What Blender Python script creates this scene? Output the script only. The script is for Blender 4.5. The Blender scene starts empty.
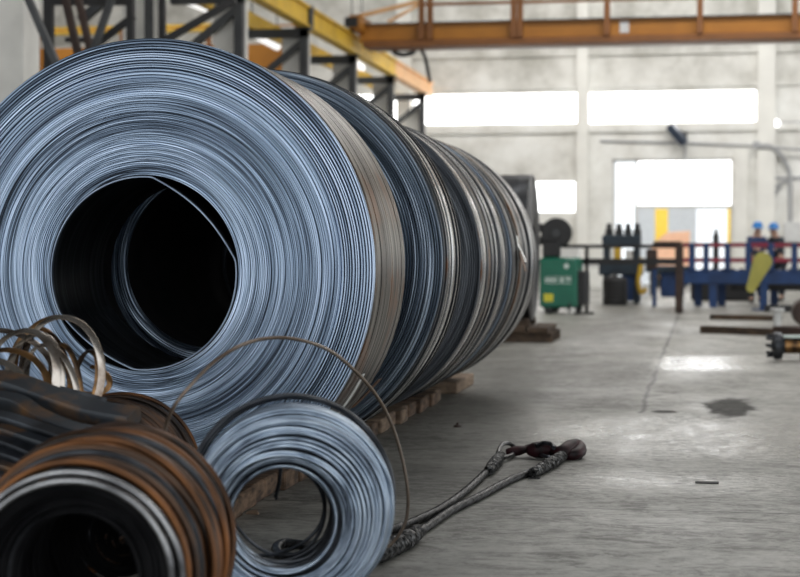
import bpy, math, random
import numpy as np
from mathutils import Vector, Matrix, noise as mnoise
random.seed(7)
C = bpy.context.scene.collection
PI = math.pi

# ------------------------------------------------------------------ camera constants
F = 1700.0; EYE = 1.2
TH = math.atan(304/F); PH = math.atan(38.5/F)
FW = Vector((-math.sin(TH)*math.cos(PH), math.cos(TH)*math.cos(PH), -math.sin(PH)))
RT = Vector((math.cos(TH), math.sin(TH), 0)); UP = RT.cross(FW)
def ray(u, v): return FW + RT*((u-400)/F) + UP*((288.5-v)/F)
def at(u, v, Y):                                    # a measured photo point at the depth Y
    d = ray(u, v); k = Y/d.y
    return Vector((d.x*k, Y, EYE + d.z*k))
def gnd(u, v, z=0.0):                               # a measured photo point on the floor
    d = ray(u, v); k = (z-EYE)/d.z
    return Vector((d.x*k, d.y*k, z))

# ------------------------------------------------------------------ materials
def nodes(name):
    m = bpy.data.materials.new(name); m.use_nodes = True
    nt = m.node_tree; b = nt.nodes['Principled BSDF']
    return m, nt, b
def col(c): return (c[0], c[1], c[2], 1)
def nn(nt, t, **kw):
    n = nt.nodes.new(t)
    for k, v in kw.items(): setattr(n, k, v)
    return n
def mth(nt, op, a, b=None, clamp=False):
    n = nt.nodes.new('ShaderNodeMath'); n.operation = op; n.use_clamp = clamp
    for i, x in enumerate((a, b)):
        if x is None: continue
        if isinstance(x, (int, float)): n.inputs[i].default_value = x
        else: nt.links.new(x, n.inputs[i])
    return n.outputs[0]
def ramp(nt, fac, stops):
    r = nt.nodes.new('ShaderNodeValToRGB'); e = r.color_ramp.elements
    while len(e) < len(stops): e.new(0.5)
    for i, (p, c) in enumerate(stops):
        e[i].position = p; e[i].color = col(c)
    nt.links.new(fac, r.inputs[0]); return r.outputs[0]
def mixc(nt, fac, a, b):
    n = nt.nodes.new('ShaderNodeMix'); n.data_type = 'RGBA'
    for s, x in ((0, fac), (6, a), (7, b)):
        if isinstance(x, (int, float)): n.inputs[s].default_value = x
        elif isinstance(x, tuple): n.inputs[s].default_value = col(x)
        else: nt.links.new(x, n.inputs[s])
    return n.outputs[2]
def M(name, c1, c2=None, rough=.6, metal=0.0, scale=6.0, detail=5, stretch=(1,1,1), lo=.35, hi=.65, bump=0.0, spec=.5):
    m, nt, b = nodes(name)
    b.inputs['Roughness'].default_value = rough; b.inputs['Metallic'].default_value = metal
    b.inputs['Specular IOR Level'].default_value = spec
    if c2 is None: c2 = tuple(x*.8 for x in c1)
    tc = nn(nt, 'ShaderNodeTexCoord'); mp = nn(nt, 'ShaderNodeMapping'); mp.inputs['Scale'].default_value = stretch
    nt.links.new(tc.outputs['Object'], mp.inputs[0])
    no = nn(nt, 'ShaderNodeTexNoise'); no.inputs['Scale'].default_value = scale; no.inputs['Detail'].default_value = detail
    nt.links.new(mp.outputs[0], no.inputs['Vector'])
    nt.links.new(ramp(nt, no.outputs['Fac'], [(lo, c1), (hi, c2)]), b.inputs['Base Color'])
    if bump:
        bp = nn(nt, 'ShaderNodeBump'); bp.inputs['Strength'].default_value = bump; bp.inputs['Distance'].default_value = .01
        nt.links.new(no.outputs['Fac'], bp.inputs['Height']); nt.links.new(bp.outputs[0], b.inputs['Normal'])
    return m
def emit(name, c, s):
    m, nt, b = nodes(name)
    b.inputs['Base Color'].default_value = col((.8,.8,.8))
    b.inputs['Emission Color'].default_value = col(c); b.inputs['Emission Strength'].default_value = s
    return m
def lapsteel(name, stops, rough=.4, metal=.85, fr=70.0, fy=45.0, around=1.3, coarse=.22, rust=None, rust_lo=.58, rust_hi=.72):
    """streaks that run round the axis of a wound coil (local Y): mill scale, oil and bare metal lap by lap"""
    m, nt, b = nodes(name)
    b.inputs['Metallic'].default_value = metal
    tc = nn(nt, 'ShaderNodeTexCoord'); sx = nn(nt, 'ShaderNodeSeparateXYZ'); nt.links.new(tc.outputs['Object'], sx.inputs[0])
    x, y, z = sx.outputs
    r = mth(nt, 'SQRT', mth(nt, 'ADD', mth(nt, 'MULTIPLY', x, x), mth(nt, 'MULTIPLY', z, z)))
    ux = mth(nt, 'DIVIDE', x, r); uz = mth(nt, 'DIVIDE', z, r)
    def layer(k, ar, off):
        cb = nn(nt, 'ShaderNodeCombineXYZ')
        nt.links.new(mth(nt, 'MULTIPLY', r, fr*k), cb.inputs[0])
        nt.links.new(mth(nt, 'MULTIPLY', ux, ar), cb.inputs[1]); nt.links.new(mth(nt, 'MULTIPLY', uz, ar), cb.inputs[2])
        n = nn(nt, 'ShaderNodeTexNoise', noise_dimensions='4D'); n.inputs['Scale'].default_value = 1; n.inputs['Detail'].default_value = 2
        nt.links.new(cb.outputs[0], n.inputs['Vector'])
        nt.links.new(mth(nt, 'ADD', mth(nt, 'MULTIPLY', y, fy*k), off), n.inputs['W'])
        return n.outputs['Fac']
    fine = layer(1.0, around*2.2, 0.0); big = layer(coarse, around, 7.3)
    v = mth(nt, 'ADD', mth(nt, 'MULTIPLY', fine, .5), mth(nt, 'MULTIPLY', big, .5))
    c = ramp(nt, v, stops)
    if rust:
        n = nn(nt, 'ShaderNodeTexNoise'); n.inputs['Scale'].default_value = 3.5; n.inputs['Detail'].default_value = 6
        nt.links.new(tc.outputs['Object'], n.inputs['Vector'])
        k = ramp(nt, mth(nt, 'ADD', mth(nt, 'MULTIPLY', n.outputs['Fac'], .7), mth(nt, 'MULTIPLY', big, .3)), [(rust_lo, (0,0,0)), (rust_hi, (1,1,1))])
        c = mixc(nt, k, c, rust)
    nt.links.new(c, b.inputs['Base Color'])
    nt.links.new(mth(nt, 'ADD', mth(nt, 'MULTIPLY', fine, -.25), rough+.12), b.inputs['Roughness'])
    return m

MAT = {}
MAT['face'] = lapsteel('blue_grey_lap_edges', [(.35, (.015,.02,.03)), (.42, (.10,.135,.19)), (.50, (.30,.39,.52)), (.62, (.60,.72,.90))], rough=.36, metal=.75, fr=150, around=.45, coarse=.14)
MAT['face_dark'] = lapsteel('dark_blue_lap_edges', [(.36, (.012,.018,.028)), (.46, (.08,.105,.14)), (.55, (.25,.305,.375)), (.63, (.48,.55,.64))], rough=.36, metal=.75, fr=110, around=.5, coarse=.18)
MAT['face_grey'] = lapsteel('grey_lap_edges', [(.36, (.015,.018,.022)), (.48, (.07,.08,.095)), (.6, (.20,.215,.24))], rough=.45, metal=.6, fr=90, around=.6)
MAT['wrap_warm'] = lapsteel('warm_grey_strip', [(.39, (.02,.016,.013)), (.50, (.095,.082,.07)), (.61, (.36,.335,.30))], rough=.32, metal=.88, fy=60, around=.5, rust=(.20,.085,.03), rust_lo=.54, rust_hi=.66)
MAT['wrap_silver'] = lapsteel('bright_silver_strip', [(.38, (.03,.03,.032)), (.46, (.28,.28,.28)), (.54, (.85,.85,.85))], rough=.25, metal=.92, fy=110, around=.5)
MAT['wrap_grey'] = lapsteel('streaked_grey_strip', [(.38, (.008,.009,.011)), (.48, (.04,.044,.05)), (.55, (.15,.157,.17)), (.63, (.5,.5,.51))], rough=.3, metal=.88, fy=70, around=.5, rust=(.16,.07,.03), rust_lo=.58, rust_hi=.70)
MAT['wrap_dark'] = lapsteel('dark_strip', [(.38, (.006,.007,.009)), (.5, (.028,.032,.038)), (.64, (.10,.11,.125))], rough=.38, metal=.8, fy=70, around=.5)
MAT['wire_blue'] = lapsteel('blue_grey_wire', [(.36, (.13,.16,.21)), (.47, (.34,.42,.53)), (.58, (.58,.68,.80))], rough=.34, metal=.8, fr=60, fy=60)
MAT['wire_dark'] = M('dark_oiled_wire', (.02,.022,.026), (.08,.085,.095), rough=.36, metal=.8, scale=9)
MAT['black_strip'] = M('black_oiled_strip', (.012,.013,.015), (.045,.048,.054), rough=.4, metal=.7, scale=5)
MAT['lap_bright'] = M('bright_lap_edge', (.30,.37,.47), (.16,.20,.27), rough=.4, metal=.7, scale=6)
MAT['shade_core'] = M('shade_black', (.004,.004,.005), (.012,.012,.013), rough=.8, metal=0, spec=.12)  # near-black colour stands for shade in bores and between turns
MAT['rust'] = M('orange_rust', (.27,.105,.032), (.07,.032,.014), rough=.42, metal=.5, scale=3.5, lo=.40, hi=.62, bump=.2)
MAT['rust_brown'] = M('brown_rust', (.13,.07,.04), (.03,.022,.018), rough=.38, metal=.6, scale=3.5, lo=.38, hi=.58, bump=.2)
MAT['silver'] = M('bare_silver_wire', (.5,.5,.51), (.10,.10,.105), rough=.26, metal=.95, scale=5)
MAT['strap'] = M('polished_strap', (.62,.56,.50), (.14,.085,.05), rough=.24, metal=.95, scale=7, lo=.42, hi=.62)
MAT['strap_rust'] = M('tarnished_strap', (.40,.22,.09), (.07,.045,.03), rough=.3, metal=.9, scale=8, lo=.4, hi=.6)
MAT['strand'] = M('grey_brown_wire', (.30,.25,.21), (.12,.085,.06), rough=.35, metal=.8, scale=5)
MAT['scrap'] = M('blackened_bar', (.012,.014,.018), (.085,.097,.115), rough=.4, metal=.6, scale=6, lo=.4, hi=.7, bump=.3)
MAT['scrap_rust'] = M('blackened_bar_with_rust', (.03,.035,.042), (.20,.095,.028), rough=.42, metal=.4, scale=6, lo=.48, hi=.68, bump=.4)
MAT['timber'] = M('worn_timber', (.26,.165,.105), (.07,.045,.03), rough=.85, scale=9, stretch=(1,1,3), lo=.35, hi=.62, bump=.5)
MAT['timber_pale'] = M('pale_timber', (.36,.26,.18), (.12,.08,.055), rough=.85, scale=9, stretch=(1,1,3), lo=.35, hi=.65, bump=.5)
MAT['timber_dark'] = M('dark_timber', (.10,.065,.04), (.03,.02,.014), rough=.85, scale=8, bump=.4)
MAT['rope'] = M('oiled_wire_rope', (.11,.11,.11), (.012,.012,.013), rough=.38, metal=.7, scale=30)
MAT['hook'] = M('dark_red_forging', (.045,.008,.012), (.006,.004,.005), rough=.5, metal=0, scale=14, spec=.25)
MAT['link'] = M('worn_link_steel', (.16,.17,.2), (.03,.032,.036), rough=.35, metal=.8, scale=14)
MAT['yellow'] = M('crane_yellow', (.72,.46,.035), (.58,.36,.03), rough=.55, scale=2)
MAT['peach'] = M('faded_orange', (.85,.50,.24), (.72,.42,.2), rough=.6, scale=2)
MAT['orange'] = M('crane_orange', (.46,.185,.018), (.36,.14,.014), rough=.5, scale=1.2)
MAT['orange_dark'] = M('dirty_orange', (.26,.10,.028), (.2,.08,.025), rough=.6, scale=2)
MAT['steel_grey'] = M('painted_grey_steel', (.06,.064,.068), (.04,.042,.046), rough=.6, scale=3)
MAT['steel_dark'] = M('dark_painted_steel', (.022,.022,.024), (.012,.012,.013), rough=.6, scale=3)
MAT['concrete_col'] = M('pale_concrete', (.74,.73,.69), (.60,.59,.56), rough=.85, scale=1.6)
MAT['pilaster'] = M('painted_pilaster', (.86,.85,.80), (.74,.73,.69), rough=.85, scale=.8)
MAT['white'] = M('white_enamel', (.85,.85,.83), (.78,.78,.76), rough=.4)
MAT['green'] = M('green_enamel', (.008,.16,.095), (.006,.13,.08), rough=.4, scale=3)
MAT['label_white'] = M('white_print', (.62,.72,.68), (.55,.65,.6), rough=.5)
MAT['label_yellow'] = M('yellow_label', (.75,.7,.05), (.7,.62,.05), rough=.5)
MAT['black'] = M('black_rubber', (.012,.012,.013), (.02,.02,.021), rough=.5)
MAT['blue'] = M('machine_blue', (.012,.055,.19), (.008,.035,.12), rough=.5, scale=3)
MAT['blue_dark'] = M('dark_teal_machine', (.016,.035,.055), (.012,.022,.035), rough=.5, scale=3)
MAT['red'] = M('guard_red', (.30,.02,.05), (.22,.015,.04), rough=.5)
MAT['brown'] = M('brown_steel', (.055,.03,.022), (.035,.02,.016), rough=.6)
MAT['olive'] = M('yellow_green_paint', (.50,.46,.10), (.40,.37,.08), rough=.5, scale=4)
MAT['lamp'] = M('dark_blue_lamp_housing', (.03,.045,.075), (.02,.03,.05), rough=.4)
MAT['cable'] = M('grey_conduit', (.42,.43,.44), (.36,.36,.37), rough=.6)
MAT['box_grey'] = M('pale_grey_box', (.66,.67,.66), (.6,.6,.6), rough=.6)
MAT['jacket_blue'] = M('navy_work_cloth', (.03,.05,.13), (.02,.035,.09), rough=.85)
MAT['jacket_dark'] = M('charcoal_work_cloth', (.03,.035,.05), (.02,.025,.035), rough=.85)
MAT['helmet'] = M('blue_helmet', (.02,.22,.62), (.02,.18,.5), rough=.35)
MAT['skin'] = M('skin', (.55,.33,.24), (.5,.3,.22), rough=.6)
MAT['glass_lit'] = emit('daylit_glass', (1,1,1), 4.5)
MAT['glass_pale'] = emit('daylit_blue_glass', (.85,.95,1), 1.1)
MAT['tube'] = emit('lit_tube', (1,.99,.97), 1.0)
MAT['bulb'] = emit('lit_bulb', (.95,.98,1), 3.0)
MAT['outside_grey'] = M('grey_cladding', (.70,.72,.75), (.64,.66,.69), rough=.8)
MAT['outside_orange'] = M('orange_paint_outdoors', (.86,.52,.34), (.8,.46,.3), rough=.6)
MAT['outside_yellow'] = M('yellow_paint_outdoors', (.95,.66,.08), (.9,.6,.07), rough=.6)

# plaster wall
def wall_material():
    m, nt, b = nodes('dirty_white_wall')
    tc = nn(nt, 'ShaderNodeTexCoord'); 
    n = nn(nt, 'ShaderNodeTexNoise'); n.inputs['Scale'].default_value = .8; n.inputs['Detail'].default_value = 7; n.inputs['Roughness'].default_value = .65
    nt.links.new(tc.outputs['Object'], n.inputs['Vector'])
    s = nn(nt, 'ShaderNodeSeparateXYZ'); nt.links.new(tc.outputs['Object'], s.inputs[0])
    # water stains: stronger in the dirty upper panels above the window strip
    hi = mth(nt, 'MULTIPLY', mth(nt, 'SUBTRACT', s.outputs[2], 5.6), .55, True)
    k = mth(nt, 'ADD', n.outputs['Fac'], mth(nt, 'MULTIPLY', hi, .16))
    nt.links.new(ramp(nt, k, [(.36, (.86,.86,.83)), (.55, (.72,.71,.67)), (.78, (.44,.43,.39))]), b.inputs['Base Color'])
    b.inputs['Roughness'].default_value = .85
    return m
MAT['wall'] = wall_material()

def floor_material():
    m, nt, b = nodes('worn_concrete_floor')
    tc = nn(nt, 'ShaderNodeTexCoord'); o = tc.outputs['Object']
    s = nn(nt, 'ShaderNodeSeparateXYZ'); nt.links.new(o, s.inputs[0]); X, Y = s.outputs[0], s.outputs[1]
    def noise(scale, st=(1,1,1), detail=6, rough=.6, dist=0):
        mp = nn(nt, 'ShaderNodeMapping'); mp.inputs['Scale'].default_value = st; nt.links.new(o, mp.inputs[0])
        n = nn(nt, 'ShaderNodeTexNoise'); n.inputs['Scale'].default_value = scale; n.inputs['Detail'].default_value = detail
        n.inputs['Roughness'].default_value = rough; n.inputs['Distortion'].default_value = dist
        nt.links.new(mp.outputs[0], n.inputs['Vector']); return n.outputs['Fac']
    big = noise(.55, (1,.6,1), 5, .6, .6); mid = noise(2.2, (1,.8,1), 7, .65, .8); fin = noise(14, (1,1,1), 6, .7)
    strk = noise(2.6, (.6,1.1,1), 9, .75, 1.8); fleck = noise(15, (.8,1.1,1), 6, .78, .8); scr = noise(7, (.5,1.2,1), 7, .8, 2.5)
    c = ramp(nt, mth(nt, 'ADD', mth(nt, 'MULTIPLY', big, .6), mth(nt, 'MULTIPLY', mid, .4)), [(.38, (.17,.168,.15)), (.5, (.31,.305,.28)), (.6, (.44,.435,.405))])
    def box_mask(x0, x1, y0, y1, soft):                 # 1 inside a worn or dirty area, fading over 'soft' metres
        d = None
        for (co, lo, hi) in ((X, x0, x1), (Y, y0, y1)):
            w_ = soft if co is X else soft*2.5
            for e in (mth(nt, 'DIVIDE', mth(nt, 'SUBTRACT', co, lo), w_), mth(nt, 'DIVIDE', mth(nt, 'SUBTRACT', hi, co), w_)):
                d = e if d is None else mth(nt, 'MINIMUM', d, e)
        d = mth(nt, 'ADD', d, mth(nt, 'MULTIPLY', mth(nt, 'SUBTRACT', strk, .5), 3.0))
        return mth(nt, 'ADD', d, .5, True)
    worn = mth(nt, 'MAXIMUM', mth(nt, 'MAXIMUM', box_mask(-1.2, .8, 10.0, 12.4, .25), box_mask(-.46, .75, 17.2, 19.6, .2)), box_mask(-.7, .4, 8.6, 9.2, .2))
    dirt = mth(nt, 'MAXIMUM', mth(nt, 'MAXIMUM', box_mask(-2.6, -1.5, 8.0, 20, .35), box_mask(-1.9, -.47, 12.8, 18.0, .3)), mth(nt, 'MAXIMUM', box_mask(.35, 1.4, 9.6, 12.2, .25), box_mask(-1.9, -1.0, 8.2, 9.6, .25)))
    c = mixc(nt, mth(nt, 'MULTIPLY', dirt, .55), c, (.085,.082,.072))
    c = mixc(nt, ramp(nt, strk, [(.47, (0,)*3), (.60, (.75,)*3)]), c, (.085,.082,.072))
    c = mixc(nt, ramp(nt, mth(nt, 'ADD', mth(nt, 'MULTIPLY', scr, .55), mth(nt, 'MULTIPLY', fleck, .45)), [(.38, (.8,)*3), (.47, (0,)*3)]), c, (.07,.067,.058))
    c = mixc(nt, mth(nt, 'MULTIPLY', ramp(nt, fleck, [(.47, (0,)*3), (.58, (1,)*3)]), mth(nt, 'ADD', .38, mth(nt, 'MULTIPLY', worn, .6))), c, (.58,.57,.53))
    # slab joints (thin, slightly wandering)
    wob = mth(nt, 'MULTIPLY', mth(nt, 'SUBTRACT', noise(1.5), .5), .10)
    def joint(coord, pos, w):
        d = mth(nt, 'ABSOLUTE', mth(nt, 'SUBTRACT', mth(nt, 'ADD', coord, wob), pos))
        return mth(nt, 'SUBTRACT', 1.0, mth(nt, 'DIVIDE', d, w, True))
    j = joint(X, -.46, .03)
    j = mth(nt, 'MULTIPLY', j, mth(nt, 'GREATER_THAN', Y, 12.6))
    j2 = joint(Y, 7.9, .018); j3 = joint(Y, 18.3, .05); j4 = joint(Y, 10.6, .015)
    jj = mth(nt, 'MAXIMUM', mth(nt, 'MAXIMUM', j, j2), mth(nt, 'MAXIMUM', j3, j4))
    c = mixc(nt, mth(nt, 'MULTIPLY', jj, .9), c, (.03,.03,.027))
    # oil stain and its little neighbour
    def blob(cx, cy, rx, ry, amp):
        dx = mth(nt, 'DIVIDE', mth(nt, 'SUBTRACT', X, cx), rx); dy = mth(nt, 'DIVIDE', mth(nt, 'SUBTRACT', Y, cy), ry)
        d = mth(nt, 'SQRT', mth(nt, 'ADD', mth(nt, 'MULTIPLY', dx, dx), mth(nt, 'MULTIPLY', dy, dy)))
        d = mth(nt, 'ADD', d, mth(nt, 'MULTIPLY', mth(nt, 'SUBTRACT', mid, .5), amp))
        return mth(nt, 'SUBTRACT', 1.0, mth(nt, 'MULTIPLY', mth(nt, 'SUBTRACT', d, .7), 3.0, True))
    st = mth(nt, 'MAXIMUM', blob(.19, 13.2, .22, 1.05, 1.6), blob(-.28, 12.75, .12, .14, 1.0))
    st = mth(nt, 'MULTIPLY', st, mth(nt, 'ADD', .6, mth(nt, 'MULTIPLY', fin, .5)))
    c = mixc(nt, st, c, (.022,.021,.02))
    # darker trodden, oily lane beside the coils
    ln = mth(nt, 'MULTIPLY', mth(nt, 'SUBTRACT', 1.0, mth(nt, 'DIVIDE', mth(nt, 'ABSOLUTE', mth(nt, 'SUBTRACT', X, -1.45)), 1.0, True)), mth(nt, 'MULTIPLY', big, .85))
    c = mixc(nt, ln, c, (.10,.098,.088))
    nt.links.new(c, b.inputs['Base Color'])
    ro = ramp(nt, mth(nt, 'ADD', mth(nt, 'MULTIPLY', noise(.9, (1,.35,1), 6, .65, .5), .55), mth(nt, 'ADD', mth(nt, 'MULTIPLY', strk, .3), mth(nt, 'MULTIPLY', fin, .15))), [(.40, (.30,)*3), (.54, (.52,)*3), (.66, (.68,)*3)])
    ro = mth(nt, 'SUBTRACT', ro, mth(nt, 'MULTIPLY', mth(nt, 'MULTIPLY', worn, ramp(nt, mth(nt, 'ADD', mth(nt, 'MULTIPLY', fleck, .5), mth(nt, 'MULTIPLY', strk, .5)), [(.42, (.15,)*3), (.56, (1,)*3)])), .23))
    ro = mth(nt, 'MAXIMUM', mth(nt, 'MULTIPLY', st, .75), ro)
    nt.links.new(ro, b.inputs['Roughness'])
    nt.links.new(mth(nt, 'SUBTRACT', .4, mth(nt, 'MULTIPLY', st, .36)), b.inputs['Specular IOR Level'])
    bp = nn(nt, 'ShaderNodeBump'); bp.inputs['Strength'].default_value = .12; bp.inputs['Distance'].default_value = .01
    nt.links.new(fin, bp.inputs['Height']); nt.links.new(bp.outputs[0], b.inputs['Normal'])
    return m
MAT['floor'] = floor_material()

# ------------------------------------------------------------------ mesh builder
class MB:
    def __init__(s): s.v = []; s.f = []
    def add(s, vs, fs):
        o = len(s.v); s.v += [tuple(v) for v in vs]; s.f += [tuple(i+o for i in f) for f in fs]; return s
    def box(s, x0, x1, y0, y1, z0, z1, bev=0.0, mat=None):
        if bev <= 0:
            vs = [(x,y,z) for z in (z0,z1) for x,y in ((x0,y0),(x1,y0),(x1,y1),(x0,y1))]
            fs = [(3,2,1,0),(4,5,6,7),(0,1,5,4),(1,2,6,5),(2,3,7,6),(3,0,4,7)]
        else:
            def ring(ins, z): 
                a, b2, c, d = x0+ins, x1-ins, y0+ins, y1-ins; k = bev
                return [(a+k,c,z),(b2-k,c,z),(b2,c+k,z),(b2,d-k,z),(b2-k,d,z),(a+k,d,z),(a,d-k,z),(a,c+k,z)]
            vs = ring(bev, z0)+ring(0, z0+bev)+ring(0, z1-bev)+ring(bev, z1)
            fs = [tuple(range(7,-1,-1)), tuple(range(24,32))]
            for l in range(3):
                for i in range(8): fs.append((l*8+i, l*8+(i+1)%8, l*8+8+(i+1)%8, l*8+8+i))
        if mat is not None: vs = [mat @ Vector(v) for v in vs]
        return s.add(vs, fs)
    def bar(s, a, b, w, h, up=(0,0,1)):
        a, b = Vector(a), Vector(b); d = (b-a).normalized(); u = Vector(up)
        if abs(d.dot(u)) > .95: u = Vector((0,1,0))
        r = d.cross(u).normalized(); u = r.cross(d)
        vs = [p + r*(sx*w/2) + u*(sz*h/2) for p in (a, b) for sx, sz in ((-1,-1),(1,-1),(1,1),(-1,1))]
        return s.add(vs, [(3,2,1,0),(4,5,6,7),(0,1,5,4),(1,2,6,5),(2,3,7,6),(3,0,4,7)])
    def tube(s, pts, r, n=8, closed=False, flat=None):
        """tube along pts; r number or list; flat=(w,h,up) sweeps a flat strip instead"""
        P = [Vector(p) for p in pts]; m = len(P); rr = r if isinstance(r, (list, tuple)) else [r]*m
        vs = []; prev = None
        for i in range(m):
            t = (P[(i+1) % m]-P[i-1]) if closed else (P[min(i+1, m-1)]-P[max(i-1, 0)])
            t.normalize()
            if flat:
                u = Vector(flat[2](P[i]) if callable(flat[2]) else flat[2]); x = t.cross(u)
                if x.length < 1e-4: x = t.orthogonal()
                x.normalize(); u = x.cross(t)
                w, h = flat[0]/2, flat[1]/2
                vs += [P[i]+x*a*w+u*b*h for a, b in ((-1,-.6),(-.85,-1),(.85,-1),(1,-.6),(1,.6),(.85,1),(-.85,1),(-1,.6))]
                continue
            if prev is None: x = t.orthogonal().normalized()
            else:
                x = prev - t*prev.dot(t)
                x.normalize()
            prev = x; y = t.cross(x)
            vs += [P[i] + (x*math.cos(2*PI*k/n) + y*math.sin(2*PI*k/n))*rr[i] for k in range(n)]
        k = 8 if flat else n
        fs = []
        for i in range(m if closed else m-1):
            a, b = i*k, ((i+1) % m)*k
            for q in range(k): fs.append((a+q, a+(q+1) % k, b+(q+1) % k, b+q))
        if not closed: fs += [tuple(range(k-1, -1, -1)), tuple(range((m-1)*k, m*k))]
        return s.add(vs, fs)
    def lathe(s, prof, seg=48, wob=None, closed=True, axis='y', org=(0,0,0)):
        """revolve (r, h) profile about an axis through org"""
        n = len(prof); vs = []
        for i in range(seg):
            a = 2*PI*i/seg; ca, sa = math.cos(a), math.sin(a)
            for r, h in prof:
                if wob:
                    dr, dh = wob(r, h, a); r += dr; h += dh
                p = (r*ca, h, r*sa) if axis == 'y' else ((r*ca, r*sa, h) if axis == 'z' else (h, r*ca, r*sa))
                vs.append((p[0]+org[0], p[1]+org[1], p[2]+org[2]))
        fs = []
        for i in range(seg):
            a, b = i*n, ((i+1) % seg)*n
            for k in range(n if closed else n-1):
                q = (k+1) % n; fs.append((a+k, a+q, b+q, b+k))
        return s.add(vs, fs)
    def ring(s, R, y, rw, tilt=(0,0), off=(0,0), amp=.0, seg=96, n=8, ph=0.0, flat=None):
        pts = []
        for i in range(seg):
            a = 2*PI*i/seg
            r = R + amp*(math.sin(2*a+ph)+.6*math.sin(3*a+ph*1.7))
            x, z = r*math.cos(a)+off[0], r*math.sin(a)+off[1]
            pts.append((x, y+tilt[0]*x+tilt[1]*z, z))
        return s.tube(pts, rw, n, True, flat)
    def build(s, name, mat, parent=None, loc=(0,0,0), rot=(0,0,0), smooth=30):
        me = bpy.data.meshes.new(name); me.from_pydata(s.v, [], s.f); me.update()
        me.materials.append(MAT[mat] if isinstance(mat, str) else mat)
        bm_fix(me)
        if smooth:
            me.polygons.foreach_set('use_smooth', [True]*len(me.polygons)); me.set_sharp_from_angle(angle=math.radians(smooth))
        o = bpy.data.objects.new(name, me); C.objects.link(o); o.location = loc; o.rotation_euler = rot
        if parent: o.parent = parent
        return o
import bmesh
def bm_fix(me):
    b = bmesh.new(); b.from_mesh(me); bmesh.ops.recalc_face_normals(b, faces=b.faces); b.to_mesh(me); b.free()
def tag(o, label, cat, group=None):
    o['label'] = label; o['category'] = cat
    if group: o['group'] = group
    return o
def thing(name, label, cat, loc=(0,0,0), rot=(0,0,0), group=None):
    o = bpy.data.objects.new(name, None); C.objects.link(o); o.location = loc; o.rotation_euler = rot
    o.empty_display_size = .1
    return tag(o, label, cat, group)
def struct(o): o['kind'] = 'structure'; return o
def wob_noise(amp_y, amp_r, seed, fr=26.0):
    def w(r, h, a):
        v = Vector((r*fr, 1.6*math.cos(a)+seed, 1.6*math.sin(a)))
        return amp_r*mnoise.noise(v*1.0+Vector((9,3,seed))), amp_y*mnoise.noise(v)
    return w

# ------------------------------------------------------------------ setting
YW = 54.0
struct(MB().box(-26, 14, -2, YW+8, -.2, 0).build('floor', 'floor', smooth=0))
# back wall with openings
ops = []
def win_rect(u0, u1, v0, v1):
    a, b = at(u0, v1, YW), at(u1, v0, YW); return (a.x, b.x, a.z, b.z)
W1 = win_rect(230, 398, 93, 128); W2 = win_rect(412, 578, 91, 126); W3 = win_rect(588, 757.5, 88.5, 124.5)
W4 = win_rect(470, 576, 180, 213.5); DR = win_rect(612, 733, 158, 290); DR = (DR[0], DR[1], 0.0, DR[3])
WX0, WX1, WZ = -26, 14, 11.5
holes = [W1, W2, W3, W4, DR]
xs = sorted({WX0, WX1, *[h[0] for h in holes], *[h[1] for h in holes]}); zs = sorted({0.0, WZ, *[h[2] for h in holes], *[h[3] for h in holes]})
wb = MB()
for i in range(len(xs)-1):
    for k in range(len(zs)-1):
        cx, cz = (xs[i]+xs[i+1])/2, (zs[k]+zs[k+1])/2
        if any(h[0] < cx < h[1] and h[2] < cz < h[3] for h in holes): continue
        wb.box(xs[i], xs[i+1], YW, YW+.35, zs[k], zs[k+1])
struct(wb.build('wall_back', 'wall', smooth=0))
struct(MB().box(-26.3, -26, -2, YW+.35, 0, WZ).build('wall_left', 'wall', smooth=0))
# windows: frame, mullions, glass
for n, (h, nm) in enumerate(((W1, 5), (W2, 5), (W3, 5), (W4, 3))):
    x0, x1, z0, z1 = h
    r = struct(MB().box(x0, x1, YW+.12, YW+.14, z0, z1).build(f'window_{n+1}', 'glass_lit', smooth=0))
    f = MB()
    for (a, b2, c, d) in ((x0, x1, z0, z0+.05), (x0, x1, z1-.05, z1), (x0, x0+.05, z0, z1), (x1-.05, x1, z0, z1)): f.box(a, b2, YW+.10, YW+.18, c, d)
    f.build('window_frame', 'white', r, smooth=0)
# big glazed opening: pale side lights, transom, open leaf below
x0, x1, z0, z1 = DR
zt = at(640, 205, YW).z; xa = at(638, 205, YW).x
d = struct(MB().box(xa, x1, YW+.12, YW+.14, zt, z1).build('door_1', 'glass_lit', smooth=0))
f = MB().box(x0, x1, YW+.1, YW+.2, z1-.08, z1).box(x0, x0+.08, YW+.1, YW+.2, 0, z1).box(x1-.06, x1, YW+.1, YW+.2, 0, z1)
f.box(xa-.1, xa, YW+.1, YW+.2, 0, z1).box(xa, x1, YW+.1, YW+.2, zt-.12, zt)
f.build('door_frame', 'box_grey', d, smooth=0)
for k in range(3):
    w = (xa-.1-x0-.08)/3
    MB().box(x0+.08+k*w+.07, x0+.08+(k+1)*w-.02, YW+.12, YW+.14, .1, z1-.1).build('side_light', 'glass_pale', d, smooth=0)
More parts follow.
